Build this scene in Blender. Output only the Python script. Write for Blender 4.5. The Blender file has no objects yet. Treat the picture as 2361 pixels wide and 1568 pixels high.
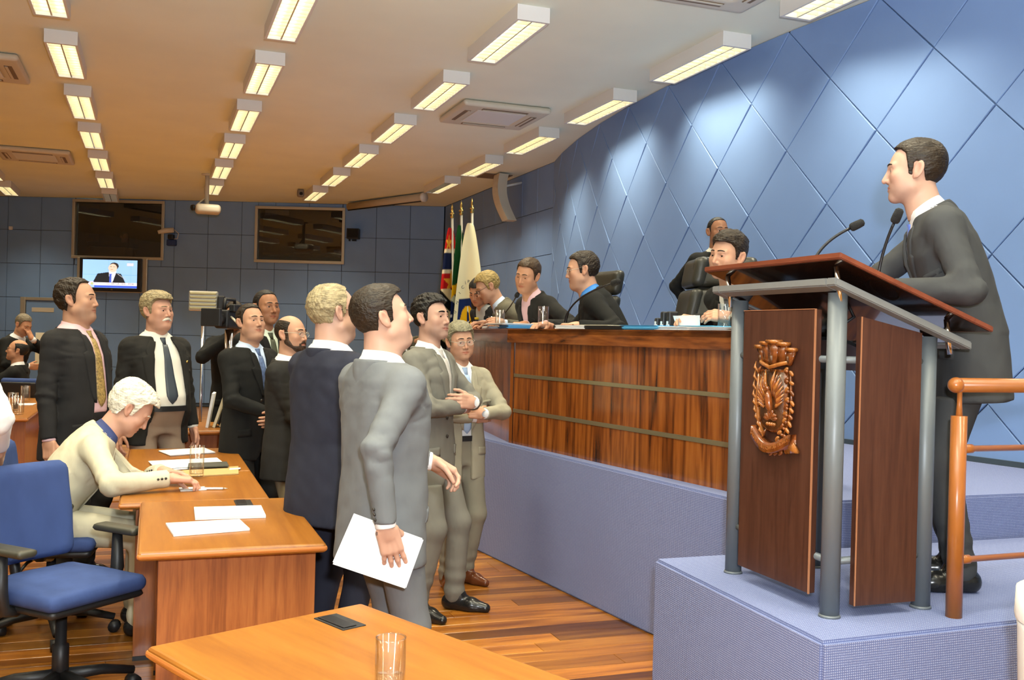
import bpy, bmesh, math, random
import numpy as np
from mathutils import Vector, Matrix
PI = math.pi
SC = bpy.context.scene
# ---------------------------------------------------------------- camera (2361 x 1568 frame), light, exposure
FPX, YAW, PITCH, ROLL, CAMZ = 2283.9, .348558, -.003341, -.026012, 1.52
_f = Vector((math.sin(YAW) * math.cos(PITCH), math.cos(YAW) * math.cos(PITCH), math.sin(PITCH)))
_r = Vector((math.cos(YAW), -math.sin(YAW), 0)); _d = -_r.cross(_f)
_r2 = _r * math.cos(ROLL) + _d * math.sin(ROLL); _d2 = _d * math.cos(ROLL) - _r * math.sin(ROLL)
cam = bpy.data.cameras.new('camera'); camo = bpy.data.objects.new('camera', cam); SC.collection.objects.link(camo)
cam.sensor_fit = 'HORIZONTAL'; cam.sensor_width = 36; cam.lens = 36 * FPX / 2361; cam.clip_start = .05; cam.clip_end = 100
_m = Matrix((( _r2.x, -_d2.x, -_f.x), (_r2.y, -_d2.y, -_f.y), (_r2.z, -_d2.z, -_f.z))).to_4x4(); _m.translation = Vector((0, 0, CAMZ)); camo.matrix_world = _m
SC.camera = camo
vs = SC.view_settings; vs.view_transform = 'Standard'; vs.look = 'None'; vs.gamma = 1; vs.use_curve_mapping = False
vs.exposure = 0.15
wd = bpy.data.worlds.new('world'); SC.world = wd; wd.use_nodes = True
wd.node_tree.nodes['Background'].inputs[0].default_value = (.9, .8, .65, 1); wd.node_tree.nodes['Background'].inputs[1].default_value = .02
# the photographer's flash gun, beside and above the lens
FLASH_W, BOUNCE_W, LAMP, LAMP_W = 390., 1700., 9., 20.
fl = bpy.data.lights.new('camera_flash', 'POINT'); fl.energy = FLASH_W; fl.shadow_soft_size = .05; fl.color = (.92, .98, 1.05)
flo = bpy.data.objects.new('camera_flash', fl); flo.location = (.10, -.05, CAMZ + .22); SC.collection.objects.link(flo)
# its head is tilted up: most of its light goes to the ceiling and comes back soft
fb_ = bpy.data.lights.new('camera_flash_head', 'SPOT'); fb_.energy = BOUNCE_W; fb_.shadow_soft_size = .05; fb_.color = (.92, .98, 1.05); fb_.spot_size = math.radians(110); fb_.spot_blend = 1.
fbo = bpy.data.objects.new('camera_flash_head', fb_); fbo.location = (.10, -.05, CAMZ + .26); SC.collection.objects.link(fbo)
fbo.rotation_euler = Vector((.30, .75, 1.)).to_track_quat('-Z', 'Y').to_euler()
SC.cycles.use_denoising = True
SC.cycles.max_bounces = 4; SC.cycles.diffuse_bounces = 2; SC.cycles.glossy_bounces = 2; SC.cycles.transmission_bounces = 3; SC.cycles.transparent_max_bounces = 10; SC.cycles.use_adaptive_sampling = True; SC.cycles.adaptive_threshold = .05; SC.cycles.adaptive_min_samples = 16; SC.cycles.caustics_reflective = False; SC.cycles.caustics_refractive = False; SC.cycles.sample_clamp_indirect = 6
# ---------------------------------------------------------------- materials
def srgb(r, g, b):
    f = lambda c: c / 12.92 if c <= .04045 else ((c + .055) / 1.055) ** 2.4
    return (f(r / 255), f(g / 255), f(b / 255))
MATS = {}
def mat(name, col, rough=.5, metal=0., spec=.5, bump=0., bscale=60., var=0., vscale=6., stretch=(1, 1, 1), emit=None, alpha=None, coat=0., sheen=0., trans=0., ior=1.45):
    m = bpy.data.materials.new(name); m.use_nodes = True; nt = m.node_tree; b = nt.nodes['Principled BSDF']
    b.inputs['Base Color'].default_value = (*col, 1); b.inputs['Roughness'].default_value = rough; b.inputs['Metallic'].default_value = metal
    b.inputs['Specular IOR Level'].default_value = spec; b.inputs['Coat Weight'].default_value = coat; b.inputs['Sheen Weight'].default_value = sheen
    b.inputs['Transmission Weight'].default_value = trans; b.inputs['IOR'].default_value = ior
    if emit: b.inputs['Emission Color'].default_value = (*emit[0], 1); b.inputs['Emission Strength'].default_value = emit[1]
    if alpha is not None: b.inputs['Alpha'].default_value = alpha
    if var or bump:
        tc = nt.nodes.new('ShaderNodeTexCoord'); mp = nt.nodes.new('ShaderNodeMapping'); mp.inputs['Scale'].default_value = stretch
        nt.links.new(tc.outputs['Object'], mp.inputs['Vector'])
    if var:
        n = nt.nodes.new('ShaderNodeTexNoise'); n.inputs['Scale'].default_value = vscale; n.inputs['Detail'].default_value = 2
        nt.links.new(mp.outputs[0], n.inputs['Vector'])
        r = nt.nodes.new('ShaderNodeMapRange'); r.inputs['From Min'].default_value = .3; r.inputs['From Max'].default_value = .7
        r.inputs['To Min'].default_value = 1 - var; r.inputs['To Max'].default_value = 1 + var; nt.links.new(n.outputs['Fac'], r.inputs['Value'])
        v = nt.nodes.new('ShaderNodeVectorMath'); v.operation = 'SCALE'; v.inputs[0].default_value = col; nt.links.new(r.outputs[0], v.inputs['Scale'])
        nt.links.new(v.outputs[0], b.inputs['Base Color'])
    if bump:
        n2 = nt.nodes.new('ShaderNodeTexNoise'); n2.inputs['Scale'].default_value = bscale; n2.inputs['Detail'].default_value = 2
        nt.links.new(mp.outputs[0], n2.inputs['Vector'])
        bp = nt.nodes.new('ShaderNodeBump'); bp.inputs['Strength'].default_value = bump; bp.inputs['Distance'].default_value = .01
        nt.links.new(n2.outputs['Fac'], bp.inputs['Height']); nt.links.new(bp.outputs[0], b.inputs['Normal'])
    MATS[name] = m
    return m
def vcol_mat(name, rough=.5, spec=.4, emit=0., bump=0., bscale=150):
    m = mat(name, (1, 1, 1), rough, spec=spec, bump=bump, bscale=bscale); nt = m.node_tree; b = nt.nodes['Principled BSDF']
    a = nt.nodes.new('ShaderNodeVertexColor'); a.layer_name = 'Col'; nt.links.new(a.outputs[0], b.inputs['Base Color'])
    if emit: nt.links.new(a.outputs[0], b.inputs['Emission Color']); b.inputs['Emission Strength'].default_value = emit
    return m
def fabric(name, c, rough=.85, var=.10):  # worsted cloth: fine weave grain
    m = mat(name, c, rough, spec=.25, bump=.20, bscale=26, var=var, vscale=9, stretch=(1, 1, .5)); return m
PM = {}
PM['skin'] = vcol_mat('skin', .48, .35)
PM['eye_white'] = mat('eye_white', (.62, .58, .54), .15)
PM['iris'] = mat('iris_brown', (.045, .022, .012), .1)
PM['pupil'] = mat('pupil', (.004, .004, .004), .08)
PM['lens'] = mat('spectacle_lens', (.9, .95, .95), .02, alpha=.10)
PM['button'] = mat('button_dark', (.03, .025, .02), .3)
PM['shoe'] = mat('black_leather', (.012, .012, .012), .22)
PM['grey_hair'] = mat('moustache_grey', (.55, .50, .42), .6)
def hairm(name, c): return mat(name, c, .5, spec=.35, bump=.55, bscale=130, var=.35, vscale=70, stretch=(1, .35, 1))
# ---------------------------------------------------------------- signed-distance modelling kit
F32 = np.float32
def V3(*a): return np.array(a, float)
def nrm(v):
    v = np.asarray(v, float); return v / (np.linalg.norm(v) + 1e-12)
def rc(P, a, b, ra, rb):
    a = np.asarray(a, F32); b = np.asarray(b, F32); ba = b - a
    t = np.clip(((P - a) @ ba) / max(float(ba @ ba), 1e-9), 0, 1)
    q = P - a - t[..., None] * ba
    return np.sqrt((q * q).sum(-1)) - (ra + (rb - ra) * t)
def ell(P, c, r):
    q = P - np.asarray(c, F32); r = np.asarray(r, F32)
    k0 = np.sqrt(((q / r) ** 2).sum(-1)); k1 = np.sqrt(((q / (r * r)) ** 2).sum(-1)) + 1e-6
    return k0 * (k0 - 1) / k1
def smin(a, b, k):
    h = np.clip(.5 + .5 * (b - a) / k, 0, 1)
    return b * (1 - h) + a * h - k * h * (1 - h)
def smax(a, b, k): return -smin(-a, -b, k)
def wob(P, f, seed=0, n=5):
    r = np.random.RandomState(seed); out = 0
    for i in range(n):
        k = r.normal(size=3); k = k / np.linalg.norm(k) * f * r.uniform(.6, 1.5)
        out = out + np.sin(P @ k.astype(F32) + F32(r.uniform(0, 6.3)))
    return out / n
def grid(lo, hi, h):
    n = [max(4, int(math.ceil((hi[i] - lo[i]) / h)) + 1) for i in range(3)]
    ax = [(lo[i] + h * np.arange(n[i])).astype(F32) for i in range(3)]
    return np.stack(np.meshgrid(*ax, indexing='ij'), -1).reshape(-1, 3), n
def snets(Fv, lo, h, n):
    Fg = np.asarray(Fv, F32).reshape(n); S = Fg < 0
    sl = lambda A, o: A[o[0]:A.shape[0] - 1 + o[0], o[1]:A.shape[1] - 1 + o[1], o[2]:A.shape[2] - 1 + o[2]]
    cor = [(i, j, k) for i in (0, 1) for j in (0, 1) for k in (0, 1)]
    cnt = sum(sl(S, c).astype(np.int8) for c in cor)
    act = (cnt > 0) & (cnt < 8)
    idx = np.full(act.shape, -1, np.int64); m = int(act.sum()); idx[act] = np.arange(m)
    base = np.argwhere(act).astype(F32); acc = np.zeros((m, 3), F32); w = np.zeros(m, F32)
    cv = {c: sl(Fg, c)[act] for c in cor}
    for c in cor:
        for a in range(3):
            if c[a] == 0:
                e = list(c); e[a] = 1; fa = cv[c]; fb = cv[tuple(e)]
                x = (fa < 0) != (fb < 0); t = np.where(x, fa / np.where(x, fa - fb, 1), 0)
                p = np.tile(np.array(c, F32), (m, 1)); p[:, a] += t
                acc += p * x[:, None]; w += x
    v = (base + acc / np.maximum(w, 1)[:, None]) * h + np.asarray(lo, F32)
    fs = []
    for a in range(3):
        b, c = (a + 1) % 3, (a + 2) % 3
        A = [slice(None)] * 3; B = [slice(None)] * 3
        A[a] = slice(0, n[a] - 1); B[a] = slice(1, n[a])
        for q in (b, c): A[q] = slice(1, n[q] - 1); B[q] = slice(1, n[q] - 1)
        sa = S[tuple(A)]; ch = sa != S[tuple(B)]
        def cell(db, dc):
            T = [0] * 3; T[a] = slice(0, n[a] - 1)
            T[b] = slice(1 + db, n[b] - 1 + db); T[c] = slice(1 + dc, n[c] - 1 + dc)
            return idx[tuple(T)][ch]
        q = np.stack([cell(-1, -1), cell(0, -1), cell(0, 0), cell(-1, 0)], -1)
        s = sa[ch]; q[~s] = q[~s][:, ::-1]; fs.append(q)
    f = np.concatenate(fs)
    return v, f[(f >= 0).all(1)]
def sdf_mesh(fn, lo, hi, h, band=5.5):
    # coarse pass first; the fine grid is evaluated only in blocks near the surface
    lo = np.asarray(lo, float); n = [int(math.ceil((hi[i] - lo[i]) / (4 * h))) * 4 + 1 for i in range(3)]
    ax = [(lo[i] + h * np.arange(n[i])).astype(F32) for i in range(3)]
    Pc = np.stack(np.meshgrid(*[a[::4] for a in ax], indexing='ij'), -1)
    dc = fn(Pc.reshape(-1, 3)).reshape(Pc.shape[:3]); near = np.abs(dc) < band * h
    blk = np.zeros([m - 1 for m in near.shape], bool)
    for i in (0, 1):
        for j in (0, 1):
            for k in (0, 1): blk |= near[i:near.shape[0] - 1 + i, j:near.shape[1] - 1 + j, k:near.shape[2] - 1 + k]
    big = np.repeat(np.repeat(np.repeat(blk, 4, 0), 4, 1), 4, 2); msk = np.zeros(n, bool)
    for i in (0, 1):
        for j in (0, 1):
            for k in (0, 1): msk[i:n[0] - 1 + i, j:n[1] - 1 + j, k:n[2] - 1 + k] |= big
    full = dc
    for a in range(3): full = np.repeat(full, 4, a)
    Fv = full[:n[0], :n[1], :n[2]].astype(F32).copy()
    I = np.argwhere(msk); P = np.stack([ax[0][I[:, 0]], ax[1][I[:, 1]], ax[2][I[:, 2]]], -1)
    Fv[msk] = fn(P)
    return snets(Fv, lo, h, n)
def rotm(yaw=0, pitch=0, roll=0):      # yaw left +, pitch up +, roll to own right +
    cy, sy = math.cos(yaw), math.sin(yaw); cp, sp = math.cos(pitch), math.sin(pitch); cr, sr = math.cos(roll), math.sin(roll)
    Rz = np.array([[cy, -sy, 0], [sy, cy, 0], [0, 0, 1]]); Rx = np.array([[1, 0, 0], [0, cp, -sp], [0, sp, cp]])
    Ry = np.array([[cr, 0, sr], [0, 1, 0], [-sr, 0, cr]])
    return Rz @ Rx @ Ry
def npmesh(name, v, f, mat, parent=None, smooth=True, mats=None, mi=None, col=None):
    me = bpy.data.meshes.new(name)
    me.from_pydata(np.asarray(v, float).tolist(), [], [list(map(int, q)) for q in f])
    for m in (mats or [mat]): me.materials.append(m)
    if mi is not None: me.polygons.foreach_set('material_index', np.asarray(mi, np.int32))
    if smooth: me.polygons.foreach_set('use_smooth', np.ones(len(me.polygons), bool))
    if col is not None:
        at = me.color_attributes.new('Col', 'FLOAT_COLOR', 'POINT')
        c4 = np.ones((len(v), 4), F32); c4[:, :3] = col; at.data.foreach_set('color', c4.ravel())
    me.update()
    o = bpy.data.objects.new(name, me); bpy.context.scene.collection.objects.link(o)
    if parent is not None: o.parent = parent
    return o
def tube_np(pts, r, seg=8, cap=True):
    pts = np.asarray(pts, float); n = len(pts); r = np.broadcast_to(np.asarray(r, float), (n,))
    v = []; f = []; up = V3(0, 0, 1); t0 = nrm(pts[1] - pts[0])
    x = np.cross(t0, up)
    if np.linalg.norm(x) < 1e-3: x = np.cross(t0, V3(1, 0, 0))
    x = nrm(x)
    for i in range(n):
        t = nrm(pts[min(i + 1, n - 1)] - pts[max(i - 1, 0)])
        x = nrm(x - t * (x @ t)); y = np.cross(t, x)
        for k in range(seg):
            a = 2 * math.pi * k / seg; v.append(pts[i] + r[i] * (math.cos(a) * x + math.sin(a) * y))
    for i in range(n - 1):
        for k in range(seg):
            k2 = (k + 1) % seg; f.append((i * seg + k, i * seg + k2, (i + 1) * seg + k2, (i + 1) * seg + k))
    if cap:
        f.append(tuple(range(seg))[::-1]); f.append(tuple(range((n - 1) * seg, n * seg)))
    return v, f
def join_np(parts):
    vs = []; fs = []; off = 0
    for v, f in parts:
        v = np.asarray(v, float).reshape(-1, 3); vs.append(v); fs += [tuple(int(i) + off for i in q) for q in f]; off += len(v)
    return np.concatenate(vs), fs

# ---------------------------------------------------------------- heads
def head_field(P, q):
    """bare head without ears or neck, head-local (x own right, y forward, z up, origin at eye level)"""
    w = q.get('w', 1.0); jaw = q.get('jaw', 1.0); fat = q.get('fat', 0.0); A = np.abs(P[:, 0])
    Q = np.stack([A, P[:, 1], P[:, 2]], -1)
    d = ell(P, (0, -.014, .030), (.0755 * w, .097, .088))
    d = smin(d, ell(P, (0, .026, -.022), (.062 * w + fat * .4, .066, .088)), .03)
    d = smin(d, rc(Q, (.043 * w + fat, .006, -.064), (.012, .066, -.098), .022 + fat * .6, .019 * jaw), .035)
    d = smin(d, ell(Q, (.036 * w + fat * .5, .044, -.058), (.026, .026, .034)), .03)
    d = smin(d, ell(P, (0, .071, -.100), (.021 * jaw, .019, .016)), .018)
    d = smin(d, ell(Q, (.043 * w, .058, -.022), (.022, .020, .020)), .025)
    if fat > .004: d = smin(d, ell(P, (0, .034, -.112), (.05 + fat, .045, .022 + fat)), .03)
    # brow, sockets, nose
    d = smin(d, rc(Q, (.010, .083, .020), (.044, .070, .021), .0095, .008), .014)
    d = smax(d, -ell(Q, (.0315, .100, .000), (.0175, .021, .0115)), .010)
    ns = q.get('nose', 1.0)
    d = smin(d, rc(P, (0, .086, .012), (0, .088 + .0165 * ns, -.033), .0072, .0100 * ns), .010)
    d = smin(d, ell(Q, (.0120 * ns, .089 + .002 * ns, -.038), (.0080, .0100, .0080)), .007)
    d = smax(d, -ell(Q, (.007, .096, -.0465), (.004, .006, .004)), .004)
    # mouth
    d = smin(d, ell(P, (0, .067, -.066), (.036, .019, .021)), .020)
    d = smin(d, rc(Q, (0, .0905, -.0605), (.023, .080, -.0645), .0050, .0030), .006)
    d = smin(d, rc(Q, (0, .0895, -.0725), (.021, .080, -.0690), .0058, .0032), .006)
    d = smax(d, -rc(Q, (0, .0960, -.0664), (.027, .083, -.0672), .0022, .0016), .0025)
    # eyelids
    e = np.sqrt(((Q - np.array((.0315, .0745, 0), F32)) ** 2).sum(-1)) - .0134
    lid = q.get('lid', .0032)
    xo = np.clip(1 - ((A - .0310) / .0125) ** 2, -1, 1)
    d = smin(d, smax(e, (lid + .0008) * xo - P[:, 2] + .25 * (P[:, 1] - .086), .002), .004)
    d = smin(d, smax(e, P[:, 2] + .0052 * xo, .002), .004)
    return d
def ear_field(P, q):
    A = np.abs(P[:, 0]); w = q.get('w', 1.0)
    Q = np.stack([A - (.0765 * w + .006) + .35 * (P[:, 1] + .016), (P[:, 1] + .016) * .96 + (P[:, 2] + .004) * .22, (P[:, 2] + .004)], -1)
    o = ell(Q, (0, 0, 0), (.0075, .0185, .0325))
    o = smax(o, -ell(Q, (.009, .004, .004), (.008, .010, .019)), .003)
    return smin(o, ell(Q, (.0, .004, -.026), (.0065, .010, .009)), .006)
HL = {  # hair line seen from the side: y, z of its lower edge
    'full': ([-.13, -.075, -.040, -.031, -.008, .001, .005, .020, .027, .044, .064, .12], [-.082, -.074, -.046, .020, .030, .022, -.026, -.018, .038, .064, .077, .081]),
    'long': ([-.13, -.075, -.040, -.031, -.008, .001, .005, .020, .027, .044, .064, .12], [-.115, -.110, -.085, -.028, .010, .010, -.035, -.018, .038, .064, .077, .081]),
    'receding': ([-.13, -.075, -.040, -.031, -.008, .001, .005, .016, .021, .034, .056, .12], [-.082, -.074, -.046, .020, .030, .022, -.028, -.018, .046, .080, .090, .093]),
}
def make_head(q, root, Mh, th, neck_pts, h, mats, hairmat):
    """returns skin verts/faces/colours in person space; adds hair, eyes ... as children of root"""
    def toW(v): return np.asarray(v, float) @ Mh.T + th
    nb, pv = [(np.asarray(p) - th) @ Mh for p in neck_pts]          # neck base and pivot in head space
    lo = np.array([-.112, min(-.15, nb[1] - .07), min(-.15, nb[2] - .03)]); hi = np.array([.112, .140, .165])
    P, n = grid(lo, hi, h)
    hf = head_field(P, q)
    ft = q.get('fat', 0)
    nk = smin(rc(P, pv + V3(0, -.012, .02), nb, .050 + ft, .058 + ft), rc(P, pv + V3(0, .02, .0), nb + V3(0, .02, -.02), .036 + ft, .045 + ft), .03)
    d = smin(hf, nk, .022)
    d = smin(d, ear_field(P, q), .006)
    v, f = snets(d, lo, h, n)
    sk = np.array(q['skin'], float)
    A = np.abs(v[:, 0]); g = lambda x, y, z, s: np.exp(-(((A - x) / s[0]) ** 2 + ((v[:, 1] - y) / s[1]) ** 2 + ((v[:, 2] - z) / s[2]) ** 2))
    c = np.tile(sk, (len(v), 1))
    lip = np.clip(1.6 * g(0, .090, -.0665, (.022, .02, .0080)), 0, 1)[:, None]
    c = c * (1 - lip) + lip * sk * np.array((.86, .56, .55))
    ck = .5 * (g(.045, .06, -.035, (.022, .03, .025)) + g(0, .11, -.03, (.016, .014, .014)) + g(.085, -.01, 0, (.02, .03, .04)))[:, None]
    c = c * (1 - ck * np.array((.02, .22, .24)))
    st = q.get('stubble', .25) * np.clip(1 - ((v[:, 2] + .085) / .05) ** 2, 0, 1) * np.clip((v[:, 1] - .005) / .03, 0, 1)
    c = c * (1 - st[:, None] * np.array((.45, .40, .34)))
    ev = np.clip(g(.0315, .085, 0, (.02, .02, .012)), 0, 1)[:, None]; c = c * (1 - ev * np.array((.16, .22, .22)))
    # hair
    H = q.get('hair')
    if H:
        X, Y, Z = P.T
        hl = HL[H.get('line', 'full')]
        zl = np.interp(Y, hl[0], hl[1]).astype(F32)
        zl = zl + np.where(Y > .03, H.get('front', 0) + H.get('peak', .004) * (np.abs(X) / .05) ** 2, 0)
        zl = zl + np.where(Y < -.03, H.get('nape', 0), 0)
        up = np.clip((Z - .02) / .09, 0, 1)
        th_ = H.get('side', .006) + (H.get('top', .012) - H.get('side', .006)) * up
        th_ = th_ + H.get('quiff', 0) * np.clip((Y - .02) / .07, 0, 1) * up + H.get('back', 0) * np.clip((-Y - .02) / .08, 0, 1)
        th_ = th_ * np.where(Y > -.012, np.clip((Z + .035) / .055, .30, 1), 1)
        am = H.get('rough', .0025); sd = H.get('seed', 1)
        th_ = th_ + am * wob(P * np.array((1, .45, 1), F32), 210, sd, 6) + .6 * am * wob(P, 420, sd + 3, 4)
        soft = hf if h < .004 else hf
        hd = smax(soft - th_, (zl - Z) * .8 + .0015 * wob(P, 350, sd + 5, 4), .004)
        for (cx, cy, cz, r) in H.get('bald', []): hd = smax(hd, -ell(P, (cx, cy, cz), r if isinstance(r, tuple) else (r, r, r)), .006)
        if 'mane' in H:                                             # long hair hanging round the neck
            L = H['mane']; mn = smin(rc(np.stack([np.abs(X), Y, Z], -1), (.062, -.035, .03), (.085, -.045, -L), .040, .05),
                                     rc(P, (0, -.075, .04), (0, -.085, -L), .055, .07), .05) + .004 * wob(P * np.array((1, 1, .15), F32), 260, sd, 6)
            mn = smax(mn, -(ell(P, (0, .05, -.05), (.062, .085, .13))), .01); hd = smin(hd, mn, .02)
        hv, hf_ = snets(hd, lo, h, n)
        if len(hv): npmesh('hair', toW(hv), hf_, hairmat, root)
    for key, zz in (('moustache', 0), ('beard', 1)):
        if q.get(key):
            A_ = np.abs(P[:, 0]); Q = np.stack([A_, P[:, 1], P[:, 2]], -1)
            if key == 'moustache': b = smax(hf - .0075 - .0012 * wob(P, 500, 4), rc(Q, (.002, .093, -.054), (.033, .076, -.066), .0105, .0095), .003)
            else:
                reg = np.minimum(rc(Q, (.0, .085, -.092), (.0, .06, -.112), .027, .028), rc(Q, (.03, .062, -.090), (.074, .012, -.048), .024, .018))
                reg = np.minimum(reg, rc(Q, (.072, .012, -.05), (.078, .010, .015), .017, .013))
                reg = np.minimum(reg, rc(Q, (.0, .098, -.052), (.027, .080, -.066), .0075, .008))
                reg = np.minimum(reg, rc(Q, (.029, .080, -.066), (.024, .080, -.09), .010, .014))
                reg = smax(reg, -rc(Q, (0, .098, -.068), (.018, .09, -.068), .008, .006), .003)
                b = smax(hf - .005 - .0012 * wob(P, 480, 4), reg, .003)
            bv, bf = snets(b, lo, h, n)
            if len(bv): npmesh(key, toW(bv), bf, mats['grey_hair'] if q.get(key) == 'grey' else hairmat if q.get(key) is True else q.get(key), root)
    # eyes
    gx, gz = q.get('gaze', (0, 0))
    Rg = rotm(-gx, gz, 0)
    for s in (-1, 1):
        vv = []; ff = []; mi = []; rr = .0119
        angs = [0, .24, .56, .8, 1.1, 1.6, 2.1, 2.7]
        vv.append((0, rr, 0))
        for a in angs[1:]:
            for k in range(12):
                t = 2 * math.pi * k / 12; vv.append((rr * math.sin(a) * math.cos(t), rr * math.cos(a), rr * math.sin(a) * math.sin(t)))
        for k in range(12): ff.append((0, 1 + (k + 1) % 12, 1 + k)); mi.append(2)
        for i in range(len(angs) - 2):
            for k in range(12):
                a0 = 1 + i * 12; ff.append((a0 + k, a0 + (k + 1) % 12, a0 + 12 + (k + 1) % 12, a0 + 12 + k)); mi.append(1 if i == 0 else 0)
        vv = np.array(vv) @ Rg.T + V3(s * .0315, .0735, -.0005)
        npmesh('eye', toW(vv), ff, None, root, mats=[mats['eye_white'], q.get('iris', mats['iris']), mats['pupil']], mi=mi)
        # eyebrow hugging the brow
        pts = []
        for t in np.linspace(0, 1, 6):
            x = .011 + .036 * t; z = .0215 + q.get('browlift', .004) + .0035 * math.sin(t * PI) - .0015 * t
            y = .12
            for _ in range(14):
                dd = float(head_field(np.array([[s * x, y, z]], F32), q)[0]); y -= dd * .8
                if abs(dd) < .0006: break
            pts.append((s * x, y + .0005, z))
        br = q.get('browr', .0034)
        tv, tf = tube_np(pts, [br * .8, br * 1.1, br * 1.1, br, br * .8, br * .4], 6)
        npmesh('eyebrow', toW(tv), tf, q.get('browmat') or hairmat, root)
    if q.get('glasses'):
        gm = q['glasses']; parts = []; gl = npmesh('glasses', [(0, 0, 0)], [], gm, root)
        w = q.get('w', 1.0)
        for s in (-1, 1):
            ring = [(s * .033 + .0235 * math.cos(a), .1005 - .10 * abs(.0235 * math.cos(a) + (s * .033) - s * .01) , -.003 + .0165 * math.sin(a)) for a in np.linspace(0, 2 * math.pi, 25)]
            parts.append(tube_np(ring, .0012 if q.get('thin') else .0018, 5, False))
            parts.append(tube_np([(s * .056, .0955, .004), (s * .066 * w + s * .004, .078, .006), (s * .079 * w, .02, .009), (s * .082 * w, -.012, .010), (s * .081 * w, -.026, -.004)], .0016, 5))
            lens = [(s * .033, .0995, -.003)] + ring[:-1]
            lo_ = npmesh('lens', toW(lens), [(0, 1 + k, 1 + (k + 1) % 24) for k in range(24)], mats['lens'], gl, smooth=False)
        parts.append(tube_np([(-.0105, .1005, .003), (0, .103, .006), (.0105, .1005, .003)], .0015, 5))
        v2, f2 = join_np(parts)
        me = gl.data; me.clear_geometry(); me.from_pydata(toW(v2).tolist(), [], f2); me.polygons.foreach_set('use_smooth', np.ones(len(me.polygons), bool))
    return toW(v), f, c

# ---------------------------------------------------------------- hands
def make_hand(side, wrist, d, pn, curl, spread, thumb, h, fd):
    """side +1 right hand, -1 left. d: toward the fingers, pn: palm normal. curl: 4 finger curls (rad over the joints)"""
    d = nrm(d); pn = nrm(np.asarray(pn) - d * (np.asarray(pn) @ d)); lat = np.cross(d, pn) * side   # towards the thumb
    to = lambda a, l, n_: wrist + a * d + l * lat + n_ * pn
    prim = []
    for i, l0 in enumerate((.030, .010, -.010, -.028)):
        L = (.074, .082, .077, .062)[i]; cu = curl[i] if hasattr(curl, '__len__') else curl
        a0 = (.090, .094, .091, .084)[i]; p = to(a0, l0, -.002); prim.append((to(.018, l0 * .55, 0), p, .0145, .0118))
        sp = spread * (.10, .03, -.04, -.12)[i]; ang = cu * .75
        r = (.0095, .0098, .0094, .0084)[i]
        for k, fr in enumerate((.44, .32, .24)):
            dirn = nrm(math.cos(ang) * (d + sp * lat) + math.sin(ang) * pn); e = p + L * fr * dirn
            prim.append((p, e, r * (1, .92, .84)[k], r * (.92, .84, .72)[k])); p = e; ang += cu * (.9 if k == 0 else .7)
    t0 = to(.022, .026, .006); t1 = to(.050, .046, .012 + .02 * thumb); t2 = t1 + .036 * nrm(.75 * d + (.45 - .6 * thumb) * lat + (.15 + .75 * thumb) * pn)
    t3 = t2 + .028 * nrm(.85 * d + (.15 - .6 * thumb) * lat + (.10 + .8 * thumb) * pn)
    th = [(t0, t1, .0150, .0122), (t1, t2, .0115, .0100), (t2, t3, .0098, .0078)]
    wr = (wrist - fd * .05, to(.02, 0, 0), .026, .027)
    pts = np.array([q for a, b, _, _ in prim + th + [wr] for q in (a, b)])
    lo = pts.min(0) - .024; hi = pts.max(0) + .024
    def fn(P):
        q = P - wrist.astype(F32); a = q @ d.astype(F32); l = q @ lat.astype(F32); n_ = q @ pn.astype(F32)
        loc = np.stack([a - .052, l * 1.0 - .001, n_ * 1.0], -1)
        b = np.abs(loc) - np.array((.036, .030, .0035), F32)
        pd = np.sqrt((np.maximum(b, 0) ** 2).sum(-1)) + np.minimum(b.max(-1), 0) - .0105
        # flatten the wrist
        w_ = smin(rc(P, wrist - fd * .05, wrist, .0255, .0255), rc(np.stack([a, l, n_ * 1.3], -1), (0, 0, 0), (.025, 0, 0), .027, .029), .02)
        dd = smin(pd, w_, .015)
        for A, B, ra, rb in prim[:]: dd = smin(dd, rc(P, A, B, ra, rb), .0045)
        t = np.minimum(rc(P, *th[1]), rc(P, *th[2])); t = smin(t, rc(P, *th[0]), .006)
        return smin(dd, t, .006)
    return sdf_mesh(fn, lo, hi, h)

def ik(S, T, L1, L2, pole):
    S, T = np.asarray(S, float), np.asarray(T, float); v = T - S; D = np.linalg.norm(v)
    if D > (L1 + L2) * .995: T = S + v / D * (L1 + L2) * .995; v = T - S; D = np.linalg.norm(v)
    D = max(D, abs(L1 - L2) + .02); a = (L1 * L1 - L2 * L2 + D * D) / (2 * D); hh = math.sqrt(max(L1 * L1 - a * a, 0))
    d = nrm(v); p = np.asarray(pole, float); p = nrm(p - d * (p @ d))
    return S + a * d + hh * p, T

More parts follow.
